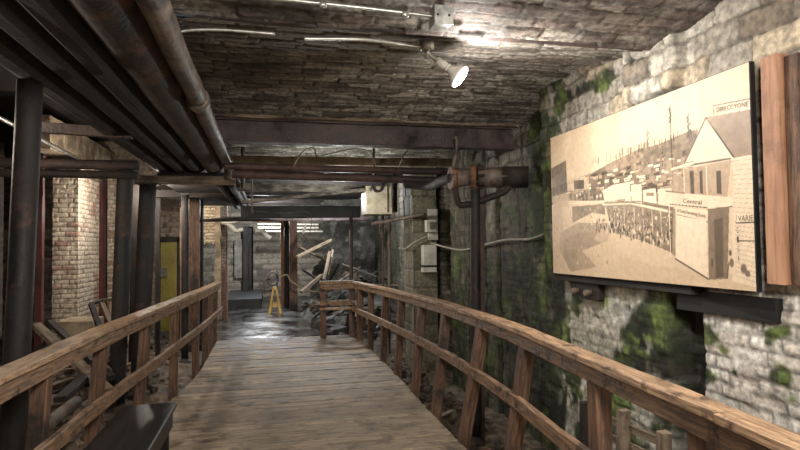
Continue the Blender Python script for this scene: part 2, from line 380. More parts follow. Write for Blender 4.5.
# moss
def spot(px, py, rx, rz, x=2.55):
    y0, z0 = pxy(px, py, x); return np.exp(-(((Y-y0)/rx)**2+((Z-z0)/rz)**2))
band = sm(2.95, 3.35, Y)*sm(9.5, 5.5, Y)
moss = .80*band*sm(1.75, 1.35, Z)+.78*(sm(4.45, 4.75, Y)-sm(5.5, 6.2, Y))+.30*sm(6.0, 6.4, Y)*sm(3, 1.5, Z)
for px, py, rx, rz, w in ((706, 338, .07, .05, .75), (770, 335, .07, .07, .6), (782, 376, .09, .08, .9), (702, 378, .15, .12, .75), (760, 318, .05, .03, .45), (724, 352, .05, .03, .4), (570, 95, .3, .08, .5), (610, 80, .2, .12, .55), (640, 62, .12, .10, .35), (716, 28, .06, .09, .5), (785, 330, .05, .05, .5), (790, 398, .12, .05, .5), (615, 320, .3, .2, .25), (735, 372, .05, .03, .4), (745, 400, .14, .04, .4), (700, 330, .04, .04, .4)):
    moss = moss + w*spot(px, py, rx, rz)
mm = sm(.35, .47, moss*.62 + (n2-.5)*.9 + (n1-.5)*.5 + .12)
mm = mm*(1-.75*sm(.5, .66, fbm(Y*3.0, Z*2.2, 77, 5))*band*sm(2.1, 1.5, Z))
mc = mixc(np.broadcast_to(lin((48, 56, 32)), Y.shape+(3,)).copy(), lin((100, 114, 58)), sm(.45, .7, fbm(Y*7, Z*5, 88, 4)))
mc = mixc(mc, lin((30, 32, 22)), sm(.52, .68, fbm(Y*2.5, Z*2, 89, 4)))
c = mc*mm[..., None] + c*(1-mm[..., None])
# peeling: flaked patches back to pale wash inside the mossy band
peel = sm(.55, .6, fbm(Y*4.2, Z*2.4, 99, 5))*(sm(3.35, 3.5, Y)-sm(4.7, 4.9, Y))*sm(1.42, 1.3, Z)
c = mixc(c, lin((170, 164, 148)), peel*.85)
# bright green growth
for px, py, rx, rz in ((640, 345, .06, .05), (655, 310, .03, .12), (600, 300, .12, .05), (640, 338, .10, .03)):
    c = mixc(c, lin((112, 130, 56)), np.clip(spot(px, py, rx, rz)*sm(.4, .6, n3)*1.2, 0, .8))
# shade of the upright crack painted black; damp soot marks that belong to the wall
crack_shade = (sm(3.0, 3.06, Y+.06*(n2-.5))-sm(3.26, 3.36, Y+.08*(n2-.5)))*sm(1.5, 1.35, Z)
c = mixc(c, lin((26, 25, 20)), np.clip(crack_shade, 0, 1)*.9)
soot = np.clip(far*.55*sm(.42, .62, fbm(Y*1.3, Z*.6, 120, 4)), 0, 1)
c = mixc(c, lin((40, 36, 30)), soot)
c = mixc(c, lin((58, 50, 42)), (1-bb)*(.6-.45*pl*(1-up)))
c = c*np.clip(.6+.8*n3, .4, 1.5)[..., None]
# wall openings are none; keep the mesh whole
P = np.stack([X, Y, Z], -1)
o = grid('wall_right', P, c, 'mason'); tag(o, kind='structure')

# ---- ceiling: shallow brick vault bays spanning between cross beams
def vault(name, y0, y1, zs0, rise, x0=-1.0, x1=2.98, ds=.0125, bl=.30, bh=.10, cols=((192, 186, 176), (134, 127, 118)), k=1, pink=0, ymax=None):
    L = y1-y0
    xs = np.arange(x0, x1, ds); tt = np.arange(0, L+.001, ds)
    T, XX = np.meshgrid(tt, xs, indexing='ij')
    h, b = bricks(XX, T, bl, bh, k, .008, .010)
    u = T/L*2-1
    z = zs0+rise*(1-u*u)
    nn = fbm(XX*6, T*6, k+1, 4); nb = fbm(XX*1.5, T*1.5, k+2, 4)
    z = z + (.016-.009*(pink > 0))*(1-b) - (h-.5)*.022 + .02*(nb-.5)+.010*(nn-.5)
    c = mixc(np.broadcast_to(lin(cols[0]), T.shape+(3,)).copy(), lin(cols[1]), sm(.2, .8, h))
    c = mixc(c, lin((128, 118, 106)), sm(.84, .92, h)*.8)
    if pink: c = mixc(c, lin((140, 108, 98)), sm(.5, .8, hsh(np.floor(h*997), 3, k))*pink)
    c = mixc(c, lin((50, 46, 42)), (1-b)*(.85-.4*(pink > 0)))
    c = mixc(c, lin((58, 53, 48)), sm(.52, .6, fbm(XX*5, T*16, k+9, 4))*.6)
    c = mixc(c, lin((150, 142, 128)), sm(.58, .7, fbm(XX*3, T*9, k+6, 5))*.5*(.4+.6*sm(.5, 2.6, XX)))
    c = mixc(c, lin((52, 46, 42)), sm(.5, .7, fbm(XX*.9, T*1.2, k+7, 4))*.5)
    # darker towards the pipe side
    c = mixc(c, lin((44, 40, 37)), sm(1.7, -.2, XX)*.45)
    o = grid(name, np.stack([XX, y0+T, z], -1), c, 'ceil', flip=False); tag(o, kind='structure'); return o
vault('ceiling', 3.42, 6.05, 2.90, .17, k=5)
vault('ceiling', .9, 3.34, 2.88, .14, k=15, bl=.26, bh=.10, cols=((176, 168, 158), (138, 128, 120)), pink=.35)
vault('ceiling', -1.4, .8, 2.88, .14, k=25, ds=.03, bl=.24, bh=.075)
vault('ceiling', 6.2, 9.1, 2.95, .15, k=35, ds=.025)
mb = MB(); mb.box(-1.6, 3.3, 9.1, 21, 3.12, 3.22)
struct(mb, 'ceiling', 'darkwood')
mb = MB(); mb.box(-5.6, -1.6, 9.1, 21, 3.85, 3.95)
struct(mb, 'ceiling', 'darkwood')
for i in range(9):
    mb = MB(); mb.bar((-1.55, 9.5+i*1.2, 3.03), (2.55, 9.5+i*1.2, 3.03), .08, .17, up=(0, 0, 1), jit=.004)
    solo(mb, 'ceiling_joist', 'darkwood', 'sooty joist crossing under the far ceiling past the walkway end', 'joist', 'sooty joists under the far ceiling')
mb = MB(); mb.box(-5, -.9, -1.5, 9.1, 3.85, 3.95); struct(mb, 'ceiling_left', 'darkwood')
# strip of sooty plates and a beam seat (angle iron) between bays
mb = MB(); mb.ibeam((-.3, 3.38, 2.925), (2.75, 3.38, 2.925), .08, .05, .012, up=(0, 0, 1), seg=14, jit=.003)
solo(mb, 'rusted_ceiling_joist', 'ruststeel', 'thin rusted steel joist between the brick ceiling bays, near the lamp', 'beam')
# big cross beam
mb = MB(); mb.ibeam((-.6, 6.1, 2.79), (2.72, 6.1, 2.79), .16, .25, .022, up=(0, 0, 1), seg=20, jit=.003)
cb = thing('cross_beam', 'large rusted steel beam crossing the passage under the brick ceiling', 'beam', (1, 6.1, 2.66))
part(mb, 'beam', 'ruststeel', cb)
mb = MB(); mb.bar((-.6, 6.02, 2.925), (2.74, 6.02, 2.925), .14, .045, up=(0, 0, 1), jit=.004)
part(mb, 'packing_board', 'oldwood', cb)

# ---- left wall, back walls
def brickwall(name, p0, p1, z0, z1, ds=.02, cols=((150, 134, 118), (118, 92, 78)), k=1, bl=.21, bh=.075, thick=None, edge=0, skip=None, red=None, parent=None, flip=False, amp=1, struct_=True):
    p0 = np.array(p0, float); p1 = np.array(p1, float); L = np.linalg.norm(p1-p0); d = (p1-p0)/L; nrm = np.array([d[1], -d[0]])
    S, Z = np.meshgrid(np.arange(0, L+ds/2, ds), np.arange(z0, z1+ds/2, ds), indexing='ij')
    S = np.minimum(S, L); Z = np.minimum(Z, z1)
    h, b = bricks(S+k, Z, bl, bh, k, .006*amp, .011)
    nn = fbm(S*5, Z*5, k+1, 4); nb = fbm(S*1.5, Z*1.5, k+2, 4)
    off = (.010*(b-1)+(h-.5)*.010+.012*(nn-.5))*amp
    P = np.stack([p0[0]+d[0]*S+nrm[0]*off, p0[1]+d[1]*S+nrm[1]*off, Z], -1)
    c = mixc(np.broadcast_to(lin(cols[0]), S.shape+(3,)).copy(), lin(cols[1]), sm(.35, .75, h))
    c = mixc(c, lin(cols[0]), sm(.5, .62, nb)*.6)
    if red is not None: c = mixc(c, lin((112, 66, 54)), sm(red+.3, red-.3, Z+.5*(nb-.5))*.85)
    c = mixc(c, lin((84, 72, 62)), (1-b)*.75)
    c = c*(.8+.4*nn)[..., None]
    sk = skip(S, Z)[:-1, :-1] if skip else None
    return grid(name, P, c, 'mason', sk, parent, flip=flip)
o = brickwall('wall_left', (-3.85, -1.3), (-3.85, 9.2), -.4, 3.9, .035, ((126, 110, 96), (94, 76, 64)), 3); tag(o, kind='structure')
o = brickwall('wall_left_rear', (-5.4, 9.0), (-5.4, 21), -.4, 3.95, .06, ((110, 98, 86), (84, 68, 58)), 4); tag(o, kind='structure')
o = brickwall('wall_left_return', (-3.85, 9.2), (-5.4, 9.2), -.4, 3.9, .06, ((110, 98, 86), (84, 68, 58)), 6, flip=False); tag(o, kind='structure')
# far stone wall with a dark doorway and a pale window
pw = [at(px, 250, y=20.5).x for px in (176, 233, 244, 253, 380)]
ST = ((128, 122, 108), (92, 88, 78))
def farhole(S, Z):
    X = pw[0]-2+S
    return ((X > pw[2]) & (X < pw[3]) & (Z < 2.25))
o = brickwall('wall_back', (pw[0]-2, 20.5), (5.5, 20.5), -.3, 3.95, .05, ST, 9, bl=.42, bh=.2, skip=farhole, amp=3.2); tag(o, kind='structure')
mb = MB(); mb.box(pw[2]-.1, pw[3]+.1, 21.0, 21.1, -.1, 2.4); struct(mb, 'doorway_shade', 'black')  # black sheet standing in for the darkness inside the doorway
mb = MB(); mb.box(pw[1]+.05, pw[2]-.03, 20.36, 20.44, .55, 1.85)
w1 = struct(mb, 'window_1', 'concrete')
mb = MB(); mb.box(pw[2]-.02, pw[2]+.14, 20.2, 20.42, .1, 2.3, jit=.01)
solo(mb, 'door_post', 'darkwood', 'dark timber post at the left side of the far doorway', 'post')
# behind camera wall so the room is closed
mb = MB(); mb.box(-4.2, 3.2, -1.5, -1.4, -.5, 3.5); struct(mb, 'wall_front', 'concrete')

# ---- ground
gx = np.arange(-5.4, 3.2, .05); gy = np.arange(-1.2, 20.6, .05)
GX, GY = np.meshgrid(gx, gy, indexing='ij')
gn = fbm(GX*1.2, GY*1.2, 5, 5); gm = fbm(GX*7, GY*7, 6, 4)
gz = -.18 + .22*(gn-.5)+.10*(gm-.5)
rt = sm(1.2, 1.7, GX)*sm(11, 10, GY)
gz = gz - .32*rt
under = sm(-1.1, -.9, GX)*sm(1.7, 1.5, GX)*sm(10.9, 10.4, GY); gz = gz*(1-under)+under*(-.42)
path = sm(-1.65, -1.3, GX)*sm(1.0, .75, GX)*sm(10.4, 10.7, GY); gz = gz*(1-path)+path*(-.25)
heapR = np.exp(-(((GX-2.3)/1.15)**2+((GY-14.6)/2.2)**2))*.85; gz = gz+heapR
heapL = np.exp(-(((GX+2.5)/.8)**2+((GY-7.0)/2.6)**2))*.22; gz = gz+heapL
gc = mixc(np.broadcast_to(lin((82, 70, 58)), GX.shape+(3,)).copy(), lin((124, 108, 90)), sm(.4, .7, fbm(GX*9, GY*9, 7, 3)))
gc = mixc(gc, lin((60, 60, 58)), sm(10.5, 11.5, GY)*.8)
o = grid('floor_dirt', np.stack([GX, GY, gz], -1), gc, 'ground', flip=False); tag(o, kind='structure')
mb = MB(); mb.box(-1.6, 1.0, 10.62, 20.4, -.22, -.10, ch=.01); struct(mb, 'floor', 'wetfloor')
mb = MB(); mb.box(at(226, 285, y=18).x, at(262, 285, y=18).x, 16.6, 20.3, -.10, .16, ch=.02)
solo(mb, 'raised_slab', 'slab', 'dark damp raised slab on the wet floor before the far doorway', 'slab')

PIL = brickwall
for (q0, q1, kk) in (((2.29, 9.10), (2.69, 9.10), 171), ((2.69, 9.1), (2.69, 9.75), 172), ((2.29, 9.75), (2.29, 9.10), 173)):
    o = brickwall('wall_right_pilaster', q0, q1, -.6, 3.1, .02, ((116, 108, 90), (84, 78, 62)), kk, bl=.4, bh=.3, amp=1.6); tag(o, kind='structure')
# ================================================================== WALKWAY
def dl(y): return -.86 - .36*float(sm(8.2, 4.2, y))
def dr(y): return 1.52+.02*sin(y)
mb = MB(); y = -1.2; pwid = .135
while y < 10.4:
    a = .126
    x0 = dl(y)-random.uniform(0, .008); x1 = dr(y)+random.uniform(0, .010)
    z = -.02+random.uniform(-.003, .003)
    mb.bar((x0, y+pwid/2, z), (x1, y+pwid/2, z+random.uniform(-.003, .003)), a, .04, up=(0, 0, 1), ch=.004)
    y += pwid
dk = thing('wooden_walkway', 'grey brown plank walkway running down the middle of the passage', 'walkway', (.3, 4.5, -.3))
part(mb, 'planking', 'deck', dk)
for x in (-.78, .35, 1.45):
    mb = MB(); mb.bar((x, -1.1, -.13), (x, 10.35, -.13), .06, .18, up=(0, 0, 1)); part(mb, 'bearer', 'darkwood', dk)
mb = MB(); mb.bar((-.86, 10.43, -.075), (1.55, 10.43, -.075), .04, .15, up=(0, 0, 1)); part(mb, 'end_board', 'darkwood', dk)
for a, b, lb in ((-1.0, -.35, 'left'), (.25, 1.0, 'right')):
    mb = MB(); mb.bar((a, 10.66, -.085), (b, 10.66, -.085), .09, .03, up=(0, 0, 1))
    solo(mb, 'step_edge_strip', 'signyellow', 'yellow warning strip on the floor edge past the walkway, %s one' % lb, 'strip')

# ---- right railing
RP = [(1.50, 10.15, .97), (1.56, 8.6, 1.0), (1.62, 7.0, 1.03), (1.66, 5.44, 1.05), (1.65, 3.82, 1.05), (1.56, 2.88, 1.05), (1.48, 1.93, 1.05), (1.41, 1.29, 1.05), (1.32, .3, 1.05), (1.3, -.9, 1.05)]
LP = [(-.86, 10.5, 1.0), (-.90, 8.4, 1.03), (-1.04, 5.73, 1.05), (-1.14, 4.4, 1.05), (-1.18, 3.2, 1.05), (-1.19, 2.0, 1.05), (-1.2, -.9, 1.05)]
def crv(Pp, yy):
    q = sorted(Pp, key=lambda p: p[1]); yv = [p[1] for p in q]
    return Vector((float(np.interp(yy, yv, [p[0] for p in q])), yy, float(np.interp(yy, yv, [p[2] for p in q]))))
def rail_path(Pp, y0, y1, dx=0, dz=0, n=None, wob=.004):
    n = n or max(2, int((y1-y0)/.3)); out = []
    for i in range(n+1):
        yy = y0+(y1-y0)*i/n
        a = crv(Pp, yy-.35) if yy-.35 > Pp[-1][1] else crv(Pp, yy); b = crv(Pp, yy+.35) if yy+.35 < Pp[0][1] else crv(Pp, yy); p = (a+b+crv(Pp, yy)*2)/4; p.y = yy
        out.append(p+Vector((dx+random.uniform(-wob, wob)*.6, 0, dz+random.uniform(-wob, wob)*.5)))
    return out
def railing(side, Pp, ylist, label, lean, cw, bh):
    t = thing('railing', label, 'railing', (Pp[3][0], 5, 0))
    s = side   # +1 right, -1 left ; inner side is -s
    y0 = -.9; y1 = Pp[0][1]
    cuts = [y0, 1.6, 5.6, y1] if s > 0 else [y0, 2.6, 6.4, y1]
    for i in range(3):
        mb = MB(); mb.path_bar(rail_path(Pp, cuts[i]+.002, cuts[i+1]-.002, 0, -.018), cw, .036, jit=.0012); part(mb, 'handrail', 'railtop', t)
        mb = MB(); mb.path_bar(rail_path(Pp, cuts[i]+.002, cuts[i+1]-.002, -s*(cw/2-.035), -.040-bh/2), .038, bh, jit=.0012); part(mb, 'rail_board', 'rail', t)
        mb = MB(); mb.path_bar(rail_path(Pp, cuts[i]+.002, cuts[i+1]-.002, -s*(cw/2+.01), -.47), .04, .085, jit=.0012); part(mb, 'mid_rail', 'rail', t)
    for yy in ylist:
        p = crv(Pp, yy); bx = (dr(yy)+.05) if s > 0 else (dl(yy)-.05)
        top = Vector((p.x+s*.015, yy, p.z-.038)); bot = Vector((bx-(.05 if s > 0 else 0), yy+(.22 if s > 0 and 3.2 < yy < 4.7 else -.02), -.34))
        tt = (top-bot)
        mb = MB(); mb.bar(bot, top, .085, .085, up=(0, 1, 0), ch=.005, jit=.0015); part(mb, 'post', 'post', t)
    return t
r_posts = [at(px, 330, x=1.6).y for px in (365, 374, 386, 400, 418, 440, 476, 524, 608)]+[1.75, .7, -.3]
railing(1, RP, [9.9]+r_posts, 'long timber railing on the right side of the walkway, below the big print', 1, .105, .075)
l_posts = [10.3, 9.6, 9.0, 7.95, 6.75, 5.6, 4.5, 3.5, 2.5, 1.4, .3]
railing(-1, LP, l_posts, 'long timber railing on the left side of the walkway, beside the bench', 1, .125, .085)
# end gate
gt = thing('end_rail', 'short timber rail closing off the right half of the walkway end', 'railing', (1.3, 10.2, 0))
gx0 = at(323, 300, y=10.25).x; gx1 = 1.47
for x in (gx0, gx1-.02):
    mb = MB(); mb.bar((x, 10.28, -.1), (x, 10.28, .93), .10, .09, up=(0, 1, 0), jit=.001); part(mb, 'post', 'post', gt)
for z, h, dy in ((.96, .05, .0), (.885, .085, -.06), (.60, .09, -.06), (.50, .04, -.05)):
    mb = MB(); mb.bar((gx0-.06, 10.25+dy, z), (gx1+.02, 10.25+dy, z), (.13 if z > .9 else .04), h, up=(0, 0, 1), jit=.001); part(mb, 'rail', 'rail' if h > .045 else 'railtop', gt)

# ---- bench
bn = thing('bench', 'low black painted bench on the walkway by the left railing', 'bench', (-.88, 3.1, 0))
mb = MB(); mb.bar((-.82, 1.7, .48), (-.82, 4.42, .48), .36, .04, up=(0, 0, 1), ch=.008); part(mb, 'seat', 'bench', bn)
for x in (-.97, -.67):
    mb = MB(); mb.bar((x, 1.8, .405), (x, 4.34, .405), .03, .11, up=(0, 0, 1)); part(mb, 'apron', 'bench', bn)
for y in (1.9, 4.2):
    for x in (-.95, -.69):
        mb = MB(); mb.bar((x, y, 0), (x, y, .46), .06, .06, up=(0, 1, 0)); part(mb, 'leg', 'bench', bn)

# ================================================================== OVERHEAD LEFT: girders and pipes
def run(y0, y1, x, z, n=24, w=.004): return [(x+random.uniform(-w, w), y0+(y1-y0)*i/n, z+random.uniform(-w, w)) for i in range(n+1)]
dp = thing('overhead_pipe', 'dusty iron pipe with a coupling, rightmost of the overhead run on the left', 'pipe', (-.44, 4, 2.62))
mb = MB(); mb.tube([(x-.005*(y_+.8), y_, z) for x, y_, z in run(-.8, 7.95, -.465, 2.67)], .066, 18, jit=.0008); mb.tube([(-.508, 7.95, 2.67), (-.508, 8.03, 2.655), (-.508, 8.07, 2.61), (-.508, 8.08, 2.51)], .064, 16); part(mb, 'pipe', 'dustpipe', dp)
for y in (4.3, 7.4):
    mb = MB(); mb.lathe((-.465-.005*(y+.8), y, 2.67), (0, 1, 0), [(0, .07), (.01, .083), (.13, .083), (.14, .07)]); part(mb, 'coupling', 'dustpipe', dp)
mb = MB(); mb.tube(run(-.8, 8.4, -.71, 2.74), .145, 24, jit=.0015)
solo(mb, 'overhead_pipe', 'sootrust', 'thick sooty rust-streaked pipe just left of the dusty iron one overhead', 'pipe')
for x, w, lb in ((-.945, .17, 'nearest to the thick pipe'), (-1.14, .17, 'the middle one of three'), (-1.37, .19, 'the outermost, over the left columns')):
    mb = MB(); a_ = w/2
    mb.prof(run(-.9, 10.9, x, 2.74, 24, .002), [(-a_, -.06), (-a_*.8, -.11), (-a_*.4, -.135), (a_*.4, -.135), (a_*.8, -.11), (a_, -.06), (a_, .16), (-a_, .16)], jit=.0015)
    solo(mb, 'steel_girder', 'darksteel', 'sooty steel girder running overhead along the left, '+lb, 'girder')
mb = MB(); mb.box(-1.43, -.58, -.9, 10.9, 2.71, 2.76); solo(mb, 'soffit_boards', 'darkwood', 'sooty boards filling the gaps between the left overhead girders', 'boards')
mb = MB(); mb.box(-1.5, -1.02, -.9, 13.4, 2.905, 2.96); solo(mb, 'girder_decking', 'darkwood', 'dark boarding lying on top of the left overhead girders', 'boards')
# lower far continuation
for x, z, r in ((-.50, 2.485, .055), (-.66, 2.485, .05)):
    mb = MB(); mb.tube(run(8.25, 13.3, x, z), r, 16, jit=.001); solo(mb, 'overhead_pipe', 'darksteel', 'sooty pipe beyond the lit cross timber, %s' % ('right one' if r > .052 else 'left one'), 'pipe')
mb = MB(); mb.box(-1.45, -.42, 8.25, 13.3, 2.52, 2.62, jit=.004); solo(mb, 'boxed_duct', 'darkwood', 'dark boxed duct running on beyond the pale cross timber', 'duct')
# cross supports
mb = MB(); a = at(128, 179, y=8.15); b = at(233, 179, y=8.15)
mb.bar((a.x-.02, 8.15, 2.50), (b.x+.03, 8.15, 2.50), .12, .11, up=(0, 0, 1), jit=.002)
solo(mb, 'cross_timber', 'oldwood', 'pale cross timber under the overhead pipes, on the second and third columns', 'timber')
mb = MB(); a = at(138, 191, y=10.2); b = at(236, 191, y=10.2)
mb.ibeam((a.x, 10.2, 2.50), (b.x, 10.2, 2.50), .10, .12, .015, up=(0, 0, 1)); solo(mb, 'cross_bar', 'darksteel', 'thin dark steel cross bar beyond the pale cross timber', 'beam')
a = at(44, 166, y=7.0); b = at(129, 171, y=7.0)
cp = thing('cross_pipe', 'dark rusty double pipe from the first column across to the second', 'pipe', ((a.x+b.x)/2, 7, a.z-.1))
mb = MB(); mb.tube([(a.x-.6, 7.0, a.z+.03), (b.x+.1, 7.0, b.z+.06)], .055, 14, jit=.001); part(mb, 'pipe', 'ruststeel', cp)
mb = MB(); mb.tube([(a.x-.6, 6.98, a.z-.08), (b.x+.1, 6.98, b.z-.05)], .045, 14, jit=.001); part(mb, 'pipe', 'darksteel', cp)
a = at(20, 126, y=5.6); b = at(96, 133, y=5.6)
mb = MB(); mb.bar((a.x, 5.6, a.z), (b.x+.3, 5.6, b.z), .08, .09, up=(0, 0, 1)); solo(mb, 'cross_bar', 'ruststeel', 'short rusty cross bar high up behind the first column', 'beam')

# columns
def column(name, top, bot, r, mat, label, cap=True, square=False, cat='column'):
    top = Vector(top); bot = Vector(bot)
    t = thing(name, label, cat, bot)
    mb = MB()
    n = 10; pth = [bot.lerp(top, i/n) for i in range(n+1)]
    if square: mb.bar(bot, top, r*2, r*2, up=(0, 1, 0), jit=.002); part(mb, 'shaft', mat, t)
    else: mb.tube(pth, r, 20, jit=.0012); part(mb, 'shaft', mat, t)
    if cap:
        mb = MB(); mb.lathe(bot, (0, 0, 1), [(0, r*1.7), (.03, r*1.7), (.04, r*1.15), (.08, r*1.1)]); part(mb, 'base_flange', mat, t)
        mb = MB(); mb.box(top.x-r*1.25, top.x+r*1.25, top.y-r*1.25, top.y+r*1.25, top.z-.02, top.z); part(mb, 'cap_plate', mat, t)
    return t
colmat = pmat('sooty_cast_iron', (20, 17, 16), (44, 39, 36), (76, 50, 44), scale=4, rough=(.55, .8), bump=.3, c3t=(.54, .62), c3s=2.2); M['colmat'] = colmat
column('iron_column', (-1.39, 3.85, 2.61), (-1.47, 3.80, -.2), .070, 'colmat', 'nearest dark iron column on the left, scratched and rust-streaked', cap=False)
a = at(126, 171, y=7.1); column('iron_column', (a.x, 7.1, 2.60), (a.x-.08, 7.05, -.2), .088, 'colmat', 'second dark iron column on the left, carrying the double cross pipe end')
a = at(148, 180, y=8.1); column('iron_column', (a.x, 8.1, 2.45), (a.x-.09, 8.05, -.2), .105, 'colmat', 'third dark iron column on the left, under the pale cross timber')
a = at(185, 215, y=9.6); column('iron_column', (a.x, 9.6, 2.45), (a.x, 9.6, -.2), .055, 'colmat', 'slim black column left of the rusty timber post, beyond the third column')
a = at(195, 215, y=11.6); column('timber_post', (a.x, 11.6, 2.9), (a.x-.02, 11.6, -.15), .095, 'post', 'stout reddish brown timber post beside the slim black column', cap=False, square=True, cat='post')
a = at(201.5, 215, y=11.9); column('iron_column', (a.x, 11.9, 2.9), (a.x, 11.9, -.15), .04, 'colmat', 'slim black column right of the stout reddish post')
a = at(181, 215, y=10.6); column('timber_strut', (a.x, 10.6, 2.3), (a.x, 10.6, -.1), .015, 'rail', 'thin brown strip of timber standing right of the yellow door', cap=False, square=True, cat='strut')
a = at(136, 215, y=9.4); column('timber_post', (a.x, 9.4, 2.6), (a.x-.04, 9.4, -.2), .05, 'darkwood', 'dark timber post seen between the second and third iron columns', cap=False, square=True, cat='post')
a = at(158, 215, y=10.4); column('timber_strut', (a.x, 10.4, 2.6), (a.x, 10.4, -.2), .035, 'darkwood', 'dark timber strut just right of the third iron column', cap=False, square=True, cat='strut')
a = at(40, 215, y=9.2); column('red_column', (a.x, 9.2, 2.95), (a.x, 9.2, -.2), .045, 'redpaint', 'dull red column beside the brick wall, left of the first brick pier', square=True)
a = at(98, 215, y=11.6); column('red_column', (a.x, 11.6, 3.0), (a.x, 11.6, -.2), .11, 'redpaint', 'dark red column between the two brick piers', square=True)
a = at(176, 215, y=10.9); column('red_column', (a.x, 12.3, .75), (a.x, 12.3, -.2), .15, 'redpaint', 'short red barrel-like stub at the foot of the yellow door', cap=False)

# brick piers
def pier(x0, x1, y0, y1, z0, z1, label, cols, k, red=None, mat=None):
    t = thing('brick_pier', label, 'pier', ((x0+x1)/2, (y0+y1)/2, z0))
    faces = [((x0, y0), (x1, y0)), ((x1, y0), (x1, y1)), ((x1, y1), (x0, y1)), ((x0, y1), (x0, y0))]
    # one mesh: wrap the brick relief round the four sides
    Ls = [x1-x0, y1-y0, x1-x0, y1-y0]; ds = .0125
    S = []; Q = []; NR = []
    acc = 0
    for (a, b), L in zip(faces, Ls):
        n = max(2, int(L/ds)); a = np.array(a); b = np.array(b); d = (b-a)/L; nr = np.array([d[1], -d[0]])
        for i in range(n):
            s_ = i/n*L; S.append(acc+s_); Q.append(a+d*s_)
            nn_ = nr
            if i == 0: nn_ = nr
            NR.append(nn_)
        acc += L
    S.append(acc); Q.append(Q[0]); NR.append(NR[0])
    S = np.array(S); Q = np.array(Q); NR = np.array(NR)
    zz = np.arange(z0, z1+.001, .0125)
    SS, ZZ = np.meshgrid(S, zz, indexing='ij')
    h, b = bricks(SS, ZZ, .215, .075, k, .006, .011)
    nn = fbm(SS*5, ZZ*5, k+1, 4); nb = fbm(SS*2, ZZ*1.3, k+2, 4)
    off = .012*(b-1)+(h-.5)*.014+.014*(nn-.5)
    P = np.stack([Q[:, 0][:, None]+NR[:, 0][:, None]*off, Q[:, 1][:, None]+NR[:, 1][:, None]*off, ZZ], -1)
    c = mixc(np.broadcast_to(lin(cols[0]), SS.shape+(3,)).copy(), lin(cols[1]), sm(.35, .75, h))
    c = mixc(c, lin(cols[0]), sm(.5, .6, nb)*.75)
    if red is not None: c = mixc(c, lin((126, 64, 50)), sm(red+.35, red-.35, ZZ+.6*(nb-.5))*.85)
    c = mixc(c, lin((96, 82, 70)), (1-b)*.7); c = c*(.8+.4*nn)[..., None]
    P = P-np.array(t.location); grid('brick_shaft', P, c, 'mason', None, t)
    return t
PC = ((190, 176, 156), (158, 128, 112))
xa = at(52, 300, y=10.0).x; xb = at(78, 300, y=10.0).x
p1 = pier(xa, xb, 10.0, 11.15, -.25, 2.98, 'first and widest cream brick pier on the left, behind the nearest column', PC, 71)
mb = MB(); mb.box(xa-.03, xb+.04, 9.96, 11.2, 2.78, 2.84); part(mb, 'capping', 'oldwood', p1)
xa2 = at(107, 300, y=12.2).x; xb2 = at(121, 300, y=12.2).x
pier(xa2, xb2+.05, 12.2, 12.8, -.2, 3.0, 'second brick pier on the left, seen just left of the second iron column', PC, 72)
xa2 = at(161, 215, y=13.6).x; xb2 = at(172, 215, y=13.6).x
# door with yellow leaf
dx0 = at(159, 250, y=13).x; dx1 = at(179, 250, y=13).x
yd = thing('door', 'yellow painted door with a small grey box on it, beyond the third column', 'door', ((dx0+dx1)/2, 13, -.15))
mb = MB(); mb.box(dx0+.03, dx1-.03, 13.0, 13.05, -.15, 1.72); part(mb, 'leaf', 'yellow', yd)
for x in (dx0, dx1):
    mb = MB(); mb.box(x-.035, x+.035, 12.95, 13.06, -.15, 1.80); part(mb, 'jamb', 'darkwood', yd)
mb = MB(); mb.box(dx0-.035, dx1+.035, 12.95, 13.06, 1.74, 1.84); part(mb, 'head', 'darkwood', yd)
a = at(162, 273, y=12.9); mb = MB(); mb.box(a.x-.05, a.x+.07, 12.88, 12.97, a.z-.08, a.z+.1); part(mb, 'lock_box', 'concrete', yd)
o = brickwall('wall_partition', (-5.2, 13.12), (dx1+.1, 13.12), -.2, 3.9, .035, ((128, 114, 98), (96, 82, 70)), 13, bl=.3, bh=.12, amp=2); tag(o, kind='structure')
# arched brick wall
ax0 = at(186, 240, y=14.4).x; ax1 = at(226, 240, y=14.4).x
acx = at(208.5, 240, y=14.4).x; arr = .20; asp = at(205, 252, y=14.4).z
def arch(S, Z):
    X = ax0+S; return ((np.abs(X-acx) < arr) & (Z < asp) & (Z > .1)) | (((X-acx)**2+(Z-asp)**2 < arr*arr) & (Z >= asp))
aw = thing('arched_brick_wall', 'brick wall with a small round arch, red below and cream above', 'wall', ((ax0+ax1)/2, 14.4, -.2))
def awf(yy, k):
    o = brickwall('brick_face', (ax0, yy), (ax1, yy), -.2, 3.0, .025, ((186, 172, 148), (158, 142, 120)), k, skip=arch, red=1.3)
    o.parent = aw; o.location = -Vector(aw.location); return o
awf(14.4, 81); awf(14.75, 82)
mb = MB(); mb.box(ax1-.01, ax1+.02, 14.42, 14.75, -.2, 3.0); part(mb, 'end_face', 'redrock', aw)
mb = MB(); N_ = 14
pr_ = [(acx+arr*cos(pi*i/N_), asp+arr*sin(pi*i/N_)) for i in range(N_+1)]
mb.prism([(acx+(arr+.015)*cos(pi*i/N_), asp+(arr+.015)*sin(pi*i/N_)) for i in range(N_+1)]+list(reversed(pr_)), .36, 'y', 14.4); part(mb, 'arch_soffit', 'darkwood', aw)
mb = MB(); a = at(218, 240, y=14.2); mb.box(a.x-.06, a.x+.06, 14.15, 14.38, -.1, 2.9, jit=.012)
solo(mb, 'stone_mullion', 'paleblock', 'pale plastered pilaster at the right side of the small arch', 'pilaster')

